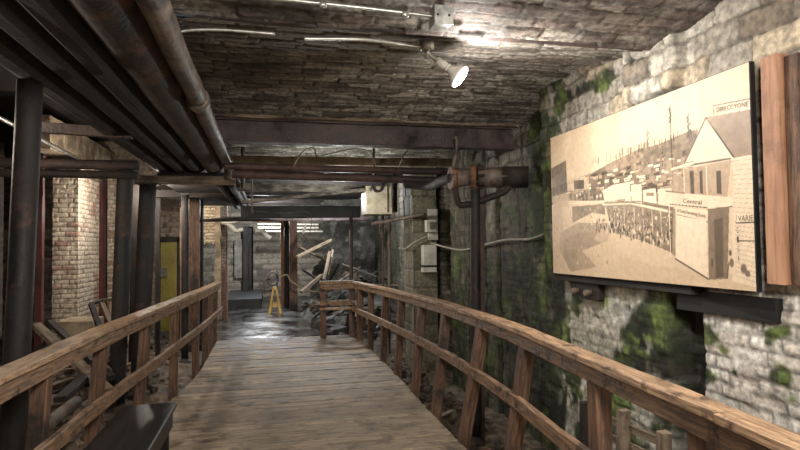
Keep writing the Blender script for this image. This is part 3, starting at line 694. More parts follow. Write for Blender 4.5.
# long lintel beam on the left and light conduit
lt = MB(); lt.bar((-3.27, 9.4, 3.34), (-3.27, 15.5, 3.34), .28, .50, up=(0, 0, 1), jit=.006)
solo(lt, 'lintel_beam', 'paleblock', 'pale lit lintel running above the brick piers on the left', 'beam')
mb = MB(); mb.tube([(-3.1, 4.0, 3.24), (-3.1, 7.7, 3.17), (-3.1, 11, 3.09), (-3.1, 14.4, 3.01)], .028, 10)
solo(mb, 'conduit', 'galv', 'long light grey conduit below the pale lintel on the left', 'conduit')
for i, y in enumerate((3.6, 4.6, 5.7, 6.8)):
    mb = MB(); mb.bar((-3.8, y, 3.72), (-1.2, y, 3.72), .08, .2, up=(0, 0, 1), jit=.003)
    solo(mb, 'ceiling_joist', 'darkwood', 'dark joist high over the left aisle, %s from the camera end' % ('first', 'second', 'third', 'fourth')[i], 'joist', 'dark joists over the left aisle')

# ================================================================== LAMP, CONDUITS
def catm(pts, n=8):
    pts = [Vector(p) for p in pts]; out = []
    for i in range(len(pts)-1):
        p0 = pts[max(i-1, 0)]; p1 = pts[i]; p2 = pts[i+1]; p3 = pts[min(i+2, len(pts)-1)]
        for k in range(n):
            t = k/n; out.append(.5*((2*p1)+(p2-p0)*t+(2*p0-5*p1+4*p2-p3)*t*t+(3*p1-p0-3*p2+p3)*t**3))
    return out+[pts[-1]]
BX = at(440, 19, y=3.05); BX2 = Vector((at(428, 50, y=3.55).x, 3.55, at(428, 50, y=3.55).z))
a = at(255, -3, y=3.05)
cd = thing('conduit', 'bright steel conduit running left from the square ceiling box', 'conduit', (BX.x, 3.05, BX.z))
mb = MB(); mb.tube(catm([(a.x-.4, 3.05, a.z+.0), (a.x, 3.05, a.z), ((a.x+BX.x)/2, 3.05, (a.z+BX.z)/2+.01), (BX.x, 3.05, BX.z+.01)]), .0095, 10); part(mb, 'tube', 'galv', cd)
for f in (.35, .8):
    mb = MB(); p = Vector((a.x+(BX.x-a.x)*f, 3.05, a.z+(BX.z-a.z)*f)); mb.lathe(p-Vector((.02, 0, 0)), (1, 0, .02), [(0, .010), (.003, .015), (.037, .015), (.04, .010)], 12); part(mb, 'coupling', 'galv', cd)
jb = thing('junction_box', 'square galvanised junction box on the brick ceiling above the lamp', 'box', (BX.x, 3.05, BX.z-.05))
mb = MB(); mb.box(BX.x-.045, BX.x+.055, 3.0, 3.12, BX.z-.045, BX.z+.05, ch=.006); part(mb, 'box', 'galv', jb)
mb = MB(); mb.box(BX.x-.05, BX.x+.06, 2.99, 3.0, BX.z-.05, BX.z+.055, ch=.003); part(mb, 'cover', 'galv', jb)
for s in (-.03, .035):
    mb = MB(); mb.lathe((BX.x+s, 2.985, BX.z), (0, 1, 0), [(0, .006), (.006, .008)], 8); part(mb, 'screw', 'darksteel', jb)
a = at(185, 31, y=3.32); b = at(222, 30, y=3.32); c_ = at(275, 34, y=3.32); d_ = at(310, 39, y=3.32); e_ = at(370, 40, y=3.34); f_ = at(420, 47, y=3.5)
mb = MB(); mb.tube(catm([a-Vector((.15, 0, .06)), a, b, c_]), .009, 10)
solo(mb, 'conduit', 'galv', 'short grey conduit on the ceiling beside the overhead pipes', 'conduit')
mb = MB(); mb.tube(catm([d_-Vector((.02, 0, 0)), d_, e_, f_]), .0105, 10)
solo(mb, 'conduit', 'galv', 'bent steel conduit leading right to the ceiling lamp', 'conduit')
lm = thing('flood_lamp', 'lit reflector bulb in a swivel holder below the brick ceiling', 'lamp', BX2)
mb = MB(); mb.lathe(BX2+Vector((-.01, 0, .055)), (0, 0, -1), [(0, .045), (.01, .05), (.05, .05), (.06, .03)], 20); part(mb, 'ceiling_box', 'galv', lm)
socket0 = BULB-BDIR*.19
mb = MB(); mb.tube(catm([BX2, BX2+Vector((.0, -.01, -.03)), socket0]), .014, 10); part(mb, 'swivel_arm', 'galv', lm)
mb = MB(); mb.lathe(socket0-BDIR*.01, BDIR, [(0, .018), (.008, .026), (.080, .028), (.085, .02), (.09, .030), (.105, .030)], 20); part(mb, 'socket', 'white', lm)
mb = MB(); mb.lathe(socket0+BDIR*.09, BDIR, [(0, .024), (.025, .030), (.075, .068), (.095, .080)], 28); bl = part(mb, 'bulb', 'lampcone', lm)
mb = MB(); mb.lathe(socket0+BDIR*.185, BDIR, [(0, .080), (.012, .078), (.022, .058), (.028, .015)], 28)
part(mb, 'lit_face', emat('lit_bulb_face', (1, .62, .74), 1.6), bl)

# ================================================================== MID CEILING: pipes behind the beam
def acrossx(y, p0, p1):
    a = at(p0[0], p0[1], y=y); b = at(p1[0], p1[1], y=y); return a, b
for (y, p0, p1, r, mt, lb, k) in (
        (7.3, (225, 166), (452, 172), .045, 'rustpipe', 'upper of the two rusty red pipes crossing behind the big beam', 't'),
        (7.3, (232, 174), (452, 181), .05, 'rustpipe', 'lower and redder of the two pipes crossing behind the big beam', 't')):
    a, b = acrossx(y, p0, p1); mb = MB(); mb.tube([a.lerp(b, i/12)+Vector((0, 0, random.uniform(-.004, .004))) for i in range(13)], r, 14); solo(mb, 'cross_pipe', mt, lb, 'pipe')
a, b = acrossx(7.6, (228, 160), (455, 163)); mb = MB(); mb.bar(a-Vector((.1, 0, 0)), b, .06, .11, up=(0, 0, 1), jit=.003)
solo(mb, 'pale_board', 'paleblock', 'pale cream board crossing above the two rusty red pipes', 'board')
a, b = acrossx(9.3, (232, 187), (365, 189)); mb = MB(); mb.bar(a, b, .12, .13, up=(0, 0, 1), jit=.006)
solo(mb, 'flaking_beam', 'flaky', 'flaking grey timber crossing just below the rusty red pipes', 'beam')
a = at(243, 202, y=10.2); b = at(372, 189, y=9.0); mb = MB(); mb.bar(a, b, .07, .06, up=(0, 0, 1), jit=.003)
solo(mb, 'slanting_batten', 'flaky', 'pale slanting batten hanging under the flaking grey timber', 'batten')
a, b = acrossx(11.2, (238, 212), (352, 212)); mb = MB(); mb.bar(a+Vector((.05, 0, 0)), b+Vector((.15, 0, 0)), .2, .22, up=(0, 0, 1), jit=.004)
solo(mb, 'dark_lintel', 'black', 'dark deep lintel across the passage past the end of the walkway', 'beam')
a, b = acrossx(13.2, (240, 219), (356, 218)); mb = MB(); mb.bar(a-Vector((.4, 0, 0)), b+Vector((.3, 0, 0)), .12, .10, up=(0, 0, 1), jit=.004)
solo(mb, 'dark_lintel', 'ruststeel', 'thin rusty lintel farther back than the deep dark one', 'beam')
for i, (px, y, p0, p1) in enumerate(((243, 8.6, 146, 188), (252, 9.0, 150, 213), (374, 7.4, 160, 178))):
    a = at(px, p0, y=y); b = at(px, p1, y=y); a = Vector((a.x, a.y, 3.07)); mb = MB(); mb.tube([a, b], .014 if i else .03, 8)
    solo(mb, 'hanger_rod', 'dustpipe', ('thick short hanger rod beside the pale cross timber end', 'slim pale hanger rod with a tee, left of the passage opening', 'small hanger rod on the rusty pipes above the white cabinet')[i], 'rod')
for i, (pts, y) in enumerate((([(294, 166), (298, 158), (305, 150), (314, 148), (317, 156), (330, 154), (352, 149), (370, 152), (376, 167)], 7.25), ([(208, 20), (214, 60), (218, 90)], 0), ([(398, 168), (404, 155), (408, 150)], 7.0), ([(250, 209), (255, 211), (283, 213), (310, 213), (310, 232)], 11.1))):
    if not y: continue
    mb = MB(); mb.tube(catm([at(p[0], p[1], y=y) for p in pts], 4), .008, 6)
    solo(mb, 'loose_wire', 'cable' if i != 3 else 'dustpipe', ('loose drooping wire above the rusty pipes', '', 'short curled wire over the rusty pipes, right of the drooping one', 'bent thin pipe hanging below the deep dark lintel')[i], 'wire')
# white cabinet
ca = at(366, 186, y=9.0); cb_ = at(393, 214, y=9.0)
cbt = thing('wall_cabinet', 'stained cream metal cabinet hanging under the rusty pipes', 'cabinet', ((ca.x+cb_.x)/2, 9.15, cb_.z))
mb = MB(); mb.box(ca.x, cb_.x, 9.0, 9.5, cb_.z, ca.z, ch=.012); part(mb, 'case', 'cabinet', cbt)
mb = MB(); mb.box(ca.x+.02, cb_.x-.02, 8.985, 9.0, cb_.z+.02, ca.z-.02, ch=.004); part(mb, 'door', 'cabinet', cbt)
mb = MB(); mb.tube([(cb_.x-.09, 8.97, cb_.z+.03), (cb_.x-.09, 8.97, ca.z)], .008, 8); part(mb, 'latch_rod', 'ruststeel', cbt)
mb = MB(); p = at(379, 190, y=8.965); mb.tube(catm([p+Vector((-.12, 0, .06)), p+Vector((-.05, 0, -.02)), p+Vector((.03, 0, 0)), p+Vector((.05, 0, .08))]), .02, 10)
solo(mb, 'valve_elbow', 'darksteel', 'small black pipe elbow in front of the cream cabinet', 'pipe')
# flanged valve pipe at the right
fl = thing('flanged_pipe', 'fat flanged iron pipe with a rust-orange collar, entering the right wall', 'pipe', at(462, 178, y=5.9))
A0 = at(452, 178, y=5.92); A1 = at(470, 177, y=5.88); A2 = at(479, 177, y=5.85); A3 = at(508, 177, y=5.75); A4 = at(524, 177, y=5.68)
mb = MB(); mb.tube([A0, A1], .088, 18, scales=[1.25, 1.0], jit=.002); part(mb, 'reducer', 'dustpipe', fl)
mb = MB(); mb.tube([A0-Vector((.02, 0, 0)), A0+Vector((.03, 0, 0))], .125, 12); part(mb, 'flange', 'orange_rust', fl)
mb = MB(); mb.tube([A1+Vector((.02,0,0)), A2-Vector((.015,0,0))], .135, 18); part(mb, 'collar', 'orange_rust', fl)
dA = (A2-A1).normalized()
for i in range(8):
    an = i*pi/4; U_ = Vector((0, 0, 1)); V_ = dA.cross(U_)
    p = A2+(U_*cos(an)+V_*sin(an))*.115; mb = MB(); mb.tube([p-dA*.01, p+dA*.05], .018, 6); part(mb, 'bolt', 'darksteel', fl)
mb = MB(); mb.tube([A2, A3], .11, 20, jit=.006); part(mb, 'valve_body', 'dustpipe', fl)
mb = MB(); mb.tube([A3-dA*.06, A4+Vector((.04, -.01, 0))], .115, 20, jit=.003); part(mb, 'end_sleeve', 'darksteel', fl)
mb = MB(); a = A1+Vector((-.02, 0, -.03)); mb.tube(catm([A0+Vector((.03, 0, -.08)), A0+Vector((.05, 0, -.22)), A0+Vector((.14, 0, -.29)), A3+Vector((-.05, 0, -.16)), A3+Vector((0, 0, -.05))]), .035, 10); part(mb, 'bypass', 'darksteel', fl)
mb = MB(); mb.tube(catm([A0, at(442, 181, y=6.3), at(430, 186, y=6.8), at(405, 184, y=7.1)]), .055, 12, scales=None); part(mb, 'feed_pipe', 'darksteel', fl)
mb = MB(); mb.tube(catm([A0+Vector((0, 0, .05)), A0+Vector((.06, 0, .33)), A0+Vector((.05, 0, .45))]), .02, 8); part(mb, 'hanger', 'dustpipe', fl)
# vertical post by the wall
vp_ = at(475, 192, y=5.85)
column('standpipe', (vp_.x, 5.85, 2.28), (vp_.x-.03, 5.85, -.5), .055, 'colmat', 'dark iron pipe standing under the fat flanged pipe, right of the walkway', cap=True, cat='pipe')
mb = MB(); mb.bar((vp_.x+.045, 5.90, -.5), (vp_.x+.085, 5.90, 2.15), .06, .06, up=(0, 1, 0)); solo(mb, 'red_pipe', 'rustpipe', 'slim rust-red pipe touching the dark standing pipe', 'pipe')
# small pipes on the wall left of the electric box
for px, y, t0, t1, r, mt, lb in ((351, 10.9, 212, 290, .035, 'rustpipe', 'rusty post standing past the end of the walkway railing'), (383, 9.9, 212, 300, .018, 'rustpipe', 'slim red pipe below the cream cabinet'), (389, 10.0, 214, 300, .022, 'oldwood', 'slim grey pipe below the cream cabinet, right of the red one'), (395, 9.6, 165, 212, .04, 'darksteel', 'short dark pipe right of the cream cabinet')):
    a = at(px, t0, y=y); b = at(px, t1, y=y); b = Vector((b.x, b.y, -.3)) if t1 > 280 else b; mb = MB(); mb.tube([a, b], r, 10); solo(mb, 'wall_pipe', mt, lb, 'pipe')
a = at(372, 224, y=9.4); b = at(425, 214, y=8.8); mb = MB(); mb.tube([a, b], .03, 8); solo(mb, 'wall_pipe', 'dustpipe', 'slanting grey pipe crossing the right wall beside the cream cabinet', 'pipe')
# electric boxes
def wbox(px0, py0, px1, py1, y, d=.08):
    a = at(px0, py0, y=y); b = at(px1, py1, y=y); return a.x, b.x, y, y+d, b.z, a.z
eb = thing('electric_meter_box', 'white electric switch box on a mounting board on the right wall', 'box', at(432, 255, y=9.06))
mb = MB(); mb.box(*wbox(428, 209, 438, 240, 9.05, .04)); part(mb, 'mounting_board', 'white', eb)
mb = MB(); mb.box(*wbox(426, 220, 437, 232, 8.96, .10), ch=.01); part(mb, 'switch', 'white', eb)
mb = MB(); mb.box(*wbox(430, 222, 436, 229, 8.945, .02)); part(mb, 'window', 'concrete', eb)
eb2 = thing('electric_box', 'white box with a dark slot, lower on the right wall', 'box', at(431, 270, y=9.0))
mb = MB(); mb.box(*wbox(423, 245, 437, 265, 8.95, .14), ch=.008); part(mb, 'case', 'white', eb2)
mb = MB(); mb.box(*wbox(424, 265, 437, 267.5, 8.97, .12)); part(mb, 'slot', 'black', eb2)
mb = MB(); mb.box(*wbox(423, 267.5, 437, 272, 8.95, .14), ch=.01); part(mb, 'base', 'white', eb2)
for pts, y, lb in (([(431, 243), (445, 247), (462, 250), (480, 246), (505, 240), (530, 239), (549, 232)], None, 'pale cable sagging along the right wall from the switch box to the print'), ([(426, 237), (415, 242), (405, 249), (399, 248)], None, 'short pale cable left of the switch box')):
    mb = MB(); mb.tube(catm([(at(p[0], p[1], y=9.02) if p[0] < 440 else at(p[0], p[1], x=2.70 if p[0] < 540 else 2.6)) for p in pts]), .015, 8); solo(mb, 'wall_cable', 'cable', lb, 'cable')

# ================================================================== THE BIG HISTORIC PRINT
Q4 = [(551.5, 138), (755, 59.5), (753, 291), (548.5, 272)]   # its corners in the photo
BYL, BYR, BZT, BZB, BXF = 4.66, 2.495, 2.53, 1.34, 2.44
def homog(src, dst):
    A = []
    for (x, y), (u, v) in zip(src, dst):
        A.append([x, y, 1, 0, 0, 0, -u*x, -u*y]); A.append([0, 0, 0, x, y, 1, -v*x, -v*y])
    h = np.linalg.solve(np.array(A, float), np.array([q for d in dst for q in d], float)); return np.append(h, 1).reshape(3, 3)
Hm = homog(Q4, [(0, 0), (1, 0), (1, 1), (0, 1)])
def bu(p):
    q = Hm @ np.array([p[0], p[1], 1.]); return q[0]/q[2], q[1]/q[2]
NU, NV = 560, 300
U, V = np.meshgrid(np.linspace(0, 1, NU), np.linspace(0, 1, NV), indexing='ij')
paper = lin((222, 196, 164)); img = np.broadcast_to(paper, U.shape+(3,)).copy()
img = mixc(img, lin((206, 178, 146)), sm(.4, .7, fbm(U*6, V*3, 200, 4))*.6)
def inpoly(pts):
    uv = [bu(p) for p in pts]; ins = np.zeros(U.shape, bool); n = len(uv)
    for i in range(n):
        x1, y1 = uv[i]; x2, y2 = uv[(i+1) % n]
        if y1 == y2: continue
        cnd = ((y1 > V) != (y2 > V)); ins ^= cnd & (U < (x2-x1)*(V-y1)/(y2-y1)+x1)
    return ins
def fill(pts, col, a=1.0, tex=0, k=0):
    m = inpoly(pts)*a
    if tex: m = m*(1-tex*fbm(U*60, V*34, 300+k, 3))
    global img; img = mixc(img, lin(col), m)
def line(p, q, w, col, a=1.):
    (x1, y1), (x2, y2) = bu(p), bu(q); x1 *= 1.87; x2 *= 1.87; dx, dy = x2-x1, y2-y1; L = dx*dx+dy*dy+1e-9
    t = np.clip(((U*1.87-x1)*dx+(V-y1)*dy)/L, 0, 1); d = np.hypot(U*1.87-x1-t*dx, V-y1-t*dy)
    global img; img = mixc(img, lin(col), sm(w, w*.5, d)*a)
def dot(p, r, col, a=1., sy=1.):
    x, y = bu(p); global img
    img = mixc(img, lin(col), sm(r, r*.6, np.hypot((U-x)*1.87, (V-y)/sy))*a)
D1 = (62, 47, 35); D2 = (98, 77, 58); D3 = (138, 112, 86); LT = (230, 208, 178); G = (196, 168, 138)
rs = random.Random(5)
# hillside with houses
fill([(549, 188), (575, 178), (592, 172), (610, 162), (640, 148), (660, 143), (690, 130), (697, 128), (712, 190), (700, 200), (560, 200), (549, 205)], D1, .9, .75, 1)
fill([(640, 149), (660, 143), (690, 130), (700, 128), (700, 150), (650, 165)], D1, .6, .7, 21)
fill([(586, 176), (604, 166), (604, 190), (590, 200)], D2, .8, .4, 2)
fill([(596, 178), (625, 166), (640, 175), (640, 195), (600, 195)], D1, .55, .6, 3)
for i in range(150):
    x = rs.uniform(562, 698); yb = 150+(698-x)*.26+rs.uniform(-4, 28)
    if yb > 198: continue
    w = rs.uniform(2.5, 6); h = rs.uniform(1.8, 3.6); cc = rs.choice([LT, LT, G, (240, 220, 192), D2, D1])
    fill([(x, yb), (x+w, yb-w*.25), (x+w, yb+h-w*.22), (x, yb+h)], cc, .85)
    if rs.random() < .7: line((x, yb), (x+w, yb-w*.3), .003, D1, .8)
for i in range(60):
    x = rs.uniform(590, 700); y_ = 166-(x-590)*.30+rs.uniform(-3, 2); h = rs.uniform(3, 8)
    line((x, y_), (x, y_-h), .0034, D1, .8)
for x, y0_, y1_, w in ((673, 104, 168, .006), (691, 112, 135, .005), (649, 128, 146, .004), (664, 148, 152, .004)):
    line((x, y0_), (x-.5, y1_), w*.8, D1, .9)
    for q in range(7): dot((x+rs.uniform(-1.5, 1.5), y0_+4+q*2.1), w*1.7, D1, .75)
line((678, 93), (671, 200), .0018, D2, .7); line((708, 68), (706, 210), .0018, D3, .7)
# street ground and shade
fill([(549, 245), (575, 232), (600, 230), (665, 245), (753, 284), (753, 291), (548.5, 272)], (202, 174, 142), .95, .35, 4)
fill([(557, 232), (575, 222), (610, 222), (604, 240), (578, 250), (592, 266), (566, 271), (556, 250)], D1, .6, .4, 5)
fill([(590, 238), (598, 228), (640, 236), (700, 272), (640, 262)], (214, 188, 156), .6, .3, 6)
# left buildings
fill([(551, 168), (566, 160), (566, 192), (551, 196)], (70, 56, 44), .95, .25, 7)
fill([(551, 196), (566, 192), (567, 205), (552, 208)], G, .9, .3); fill([(551, 205), (560, 202), (560, 268), (549, 266)], (188, 160, 130), .8, .6, 8)
fill([(566, 178), (588, 176), (588, 190), (566, 192)], (208, 182, 150), .9, .3, 9); fill([(573, 180), (583, 179), (583, 188), (573, 189)], D1, .9)
for x in range(568, 602, 4): fill([(x, 193), (x+2.4, 193), (x+2.4, 200), (x, 200)], D2, .7)
line((566, 191), (604, 188), .004, D2, .8); line((566, 203), (604, 200), .006, LT, .9)
fill([(570, 206), (603, 203), (603, 214), (590, 212), (570, 222)], D1, .8, .3, 10)
line((566, 205), (578, 249), .0025, D1, .4)
# right-hand shop row
fill([(601, 190), (612, 184), (629, 181), (629, 197), (603, 201)], LT, .95); line((610, 184), (630, 180), .004, D2, .8)
fill([(630, 184), (641, 183), (641, 200), (630, 200)], LT, .95); line((641, 183), (641, 200), .004, D1, .8)
fill([(642, 189), (655, 187), (655, 202), (642, 201)], (236, 214, 184), .95); fill([(645, 192), (653, 191), (653, 195), (645, 195)], D3, .9); line((643, 187), (669, 184), .004, D1, .8); line((656, 187), (656, 203), .004, D1, .8)
fill([(657, 188), (671, 187), (671, 206), (657, 204)], LT, .9)
fill([(602, 201), (640, 200), (672, 206), (669, 252), (640, 240), (610, 232)], D1, .82, .45, 11)
line((601, 204), (640, 202), .006, LT); line((628, 202), (670, 211), .009, LT); line((616, 200), (672, 207), .003, D2)
for x in (604, 612, 622, 632, 641, 650, 659, 667): line((x, 205+(x-600)*.06), (x, 232+(x-600)*.28), .0035, LT, .85)
for i in range(110):
    x = rs.uniform(588, 668); y_ = 222+(x-590)*.22+rs.uniform(-8, 8); cc = rs.choice([LT, D1, D1, G, (60, 46, 36)])
    dot((x, y_), rs.uniform(.006, .011), cc, .85, 1.8)
for i in range(18):
    x = rs.uniform(592, 630); dot((x, 226+rs.uniform(-4, 5)), .009, (52, 40, 32), .8, 2.2); dot((x, 221+rs.uniform(-3, 3)), .005, LT, .9)
dot((654, 217), .013, LT); dot((573, 262), .014, LT, .6); dot((570, 255), .03, D3, .5)
# hotel building at the right
RO = (132, 108, 84)
fill([(709, 116), (755, 107), (755, 153), (735, 156)], RO, 1, .25, 12)                 # roof
fill([(709, 117), (735, 156), (684, 163)], (232, 208, 178), 1); line((709, 116), (736, 156), .006, D1); line((709, 116), (685, 162), .006, D2); line((711, 118), (687, 163), .003, LT)
fill([(684, 163), (735, 156), (731, 162), (686, 168)], LT)
fill([(735, 156), (755, 153), (753.4, 287), (729, 280)], (222, 198, 168), 1)
for q in range(26): line((733, 160+q*4.6), (754, 157+q*5.0), .0016, D3, .55)
fill([(684, 168), (733, 158), (727, 198), (684, 192)], (176, 148, 120), .95, .15, 13)     # balcony front
for x0_, x1_ in ((690, 694), (700, 703), (717, 722)): fill([(x0_, 170), (x1_, 169), (x1_, 193), (x0_, 192)], D1, .9)
line((684, 165), (732, 157), .006, D1, .9); line((672, 168), (694, 162), .008, LT); line((672, 165), (694, 160), .002, D2); line((672, 171), (694, 165), .002, D2)
for x in (707, 684): line((x, 164), (x, 200), .004, LT)
fill([(669, 191), (733, 196), (733, 206), (670, 205)], (228, 204, 174), 1)
line((665, 190), (684, 192), .005, D2); line((668, 203), (707, 206.5), .003, D1); line((707, 206), (732, 203), .005, LT); line((707, 208.5), (732, 205), .003, D2)
fill([(674, 206), (706, 209), (706, 220), (675, 213)], (230, 206, 176), 1); line((676, 214), (706, 221), .004, D2)
fill([(675, 214), (705, 220), (704, 277), (672, 258)], (232, 208, 178), 1)
fill([(666, 207), (674, 208), (672, 256), (666, 250)], D1, .6, .3, 14); line((668, 194), (667, 256), .004, LT)
fill([(707, 209), (729, 205), (724, 278), (705, 279)], (112, 92, 72), 1, .2, 15); fill([(713, 218), (722, 217), (720, 276), (712, 277)], (84, 68, 54), .8)
line((672, 258), (704, 278), .006, D2)
fill([(735, 214), (753.6, 213), (753.6, 220.5), (735, 221.5)], (234, 212, 182)); line((735, 221.8), (754, 221), .003, D1); line((736, 214), (735.5, 222), .002, D2)
line((736, 240), (754, 240), .004, D2)
for i in range(200):
    x = rs.uniform(606, 670); y_ = 204+rs.uniform(0, 26)+(x-606)*.15; dot((x, y_), rs.uniform(.003, .007), rs.choice([D1, LT, (50, 38, 28)]), .7, rs.uniform(.8, 2))
for i in range(140):
    x = rs.uniform(551, 604); y_ = rs.uniform(185, 262); dot((x, y_), rs.uniform(.003, .009), rs.choice([D1, D2, LT, G]), .55, rs.uniform(.6, 2))
# seated figures
dot((728, 252), .011, (80, 62, 48), .9, 1.6); dot((728, 246), .006, LT, .9); dot((729, 262), .016, D2, .9, 1.6); dot((741, 268), .022, (98, 78, 62), .9, 1.2); dot((745, 273), .018, D1, .8); dot((709, 262), .011, D1, .7, 2.5)
line((726, 262), (724, 277), .005, D1, .9)
# sign frames
fill([(718, 104), (754.6, 97), (754.6, 106), (717, 113)], (226, 202, 172)); line((717, 104), (754.8, 96.5), .004, D2); line((717.5, 104), (717, 113), .003, D2)
# stains, creases of the print
img = mixc(img, lin((190, 160, 128)), sm(.56, .7, fbm(U*4, V*2.2, 401, 5))*.35)
img = img*(.93+.14*fbm(U*90, V*50, 402, 2))[..., None]
bd = thing('historic_street_print', 'large sepia street photograph board mounted on the right wall', 'picture', (BXF, (BYL+BYR)/2, BZB))
Pg = np.stack([np.full(U.shape, BXF), BYL+(BYR-BYL)*U, BZT+(BZB-BZT)*V], -1)-np.array(bd.location)
grid('print', Pg, img, 'poster', None, bd, smooth=False)
mb = MB(); mb.box(BXF+.003, BXF+.035, BYR-.004, BYL+.004, BZB-.004, BZT+.004, ch=.002); part(mb, 'backing_board', 'black', bd)
# lettering on the print
def lettering(txt, pl, pr_, hgt, dz=0, name='lettering', sp=1.0, shear=0):
    "text between two photo points, lying on the print"
    cu_ = bpy.data.curves.new(name, 'FONT'); cu_.body = txt; cu_.size = 1; cu_.space_character = sp; cu_.resolution_u = 2
    to = bpy.data.objects.new('tmp', cu_); COL.objects.link(to)
    dg = bpy.context.evaluated_depsgraph_get(); me = bpy.data.meshes.new_from_object(to.evaluated_get(dg))
    bpy.data.objects.remove(to)
    v = np.array([w.co[:] for w in me.vertices]); x0, x1 = v[:, 0].min(), v[:, 0].max(); y0, y1 = v[:, 1].min(), v[:, 1].max()
    (ua, va), (ub, vb) = bu(pl), bu(pr_)
    for w, q in zip(me.vertices, v):
        t = (q[0]-x0)/(x1-x0); s_ = (q[1]-y0)/(y1-y0)
        u_ = ua+(ub-ua)*t; v_ = va+(vb-va)*t - s_*hgt
        w.co = Vector((BXF-.0015, BYL+(BYR-BYL)*u_, BZT+(BZB-BZT)*v_))-Vector(bd.location)
    me.materials.clear(); me.materials.append(M['ink']); me.update()
    o = bpy.data.objects.new(name, me); COL.objects.link(o); o.parent = bd
    return o
lettering('VARIE', (737.5, 220.3), (753.2, 219.5), .026)
for i, ch in enumerate('CIGA'): lettering(ch, (735.6, 232+i*9.6), (737.4, 232+i*9.6), .028)
lettering('DIRECCYONE', (720.5, 110.5), (753, 104.2), .022)
lettering('Central', (682, 201.5), (701, 203.5), .022)
lettering('& Gents Furnishing Goods', (676, 212), (704.5, 218), .024)

# timber post assembly right of print, ledges under it
ta = thing('timber_upright', 'orange brown timber upright fixed at the right edge of the big print', 'timber', (2.45, 2.42, 1.38))
mb = MB(); mb.bar((2.50, 2.375, 1.385), (2.50, 2.375, 2.52), .12, .105, up=(0, 1, 0), jit=.0015); part(mb, 'plank', 'orangewood', ta)
mb = MB(); mb.bar((2.515, 2.28, 1.385), (2.515, 2.28, 2.50), .09, .075, up=(0, 1, 0), jit=.0015); part(mb, 'plank', 'post', ta)
tb = thing('timber_upright', 'dark brown timber upright at the right edge of the photo', 'timber', (2.45, 2.15, 1.38))
mb = MB(); mb.bar((2.50, 2.13, 1.40), (2.50, 2.13, 2.46), .08, .06, up=(0, 1, 0), jit=.002); part(mb, 'plank', 'darkwood', tb)
mb = MB(); mb.bar((2.55, 2.20, 1.38), (2.55, 2.20, 2.46), .02, .08, up=(0, 1, 0)); part(mb, 'gap_shade', 'black', tb)  # black strip painting the dark of the gap between the planks
mb = MB(); mb.box(2.525, 2.62, 2.46, 3.2, 1.18, 1.30, jit=.003)
solo(mb, 'wall_ledge', 'black', 'black timber ledge under the lower right corner of the big print', 'ledge')
mb = MB(); mb.box(2.47, 2.56, 3.0, 4.75, 1.285, 1.33, jit=.003)
solo(mb, 'wall_ledge', 'darkwood', 'thin dark ledge along the bottom of the big print', 'ledge')
lb_ = thing('bracket_board', 'short brown board with two round pegs below the left corner of the big print', 'board', (2.5, 4.3, 1.2))
mb = MB(); y0_, z0_ = pxy(572, 290, 2.5); y1_, _ = pxy(598, 290, 2.5)
mb.box(2.50, 2.56, y1_, y0_, z0_-.05, z0_+.07, jit=.003); part(mb, 'board', 'darkwood', lb_)
for f in (.25, .75):
    mb = MB(); mb.lathe((2.44, y0_+(y1_-y0_)*f, z0_+.0), (1, 0, 0), [(0, .022), (.005, .026), (.06, .024)], 14); part(mb, 'peg', 'oldwood', lb_)

# old wooden fence leaning behind right railing
fc = thing('old_slatted_crate', 'old grey slatted timber frame standing between right railing and wall', 'frame', (2.15, 2.7, -.4))
def FP(px, py, x): return at(px, py, x=x)
for (pt, xx) in (((586, 402), 2.1), ((624, 410), 2.08), ((664, 432), 2.05)):
    p = FP(pt[0], pt[1], xx); mb = MB(); mb.bar((p.x-.02, p.y+.04, -.45), (p.x, p.y, p.z), .06, .055, up=(0, 1, 0), jit=.002); part(mb, 'post', 'oldwood' if xx < 2.09 else 'darkwood', fc)
for (pl, pr2) in (((586, 409), (664, 443)), ((586, 425), (664, 463)), ((586, 442), (664, 484)), ((586, 460), (664, 505))):
    a = FP(pl[0], pl[1], 2.13); b = FP(pr2[0], pr2[1], 2.09); mb = MB(); mb.bar(a, b, .02, .05, up=(0, 0, 1), jit=.0015); part(mb, 'slat', 'oldwood', fc)

# ================================================================== FAR HALL
def postpx(name, px, w, y, ztop, mat, label, z0=-.12):
    a = at(px, 250, y=y); mb = MB(); r = w*y/F/2; mb.bar((a.x, y, z0), (a.x, y, ztop), r*2, r*2, up=(0, 1, 0), jit=.003)
    return solo(mb, name, mat, label, 'post')
postpx('timber_post', 293.2, 7.5, 15.8, 2.6, 'post', 'broad brown timber post right behind the yellow floor sign')
postpx('iron_post', 286.8, 5, 16.6, 2.7, 'black', 'black iron post between the brown post and the orange strip')
postpx('timber_post', 282.4, 3.4, 17.0, 2.45, 'orangewood', 'narrow orange brown post left of the black iron post')
a = at(255, 220.5, y=17.0); b = at(283, 221, y=17.0); mb = MB(); mb.bar(a, b, .08, .09, up=(0, 0, 1)); solo(mb, 'head_timber', 'orangewood', 'thin orange brown head timber over the far opening', 'timber')
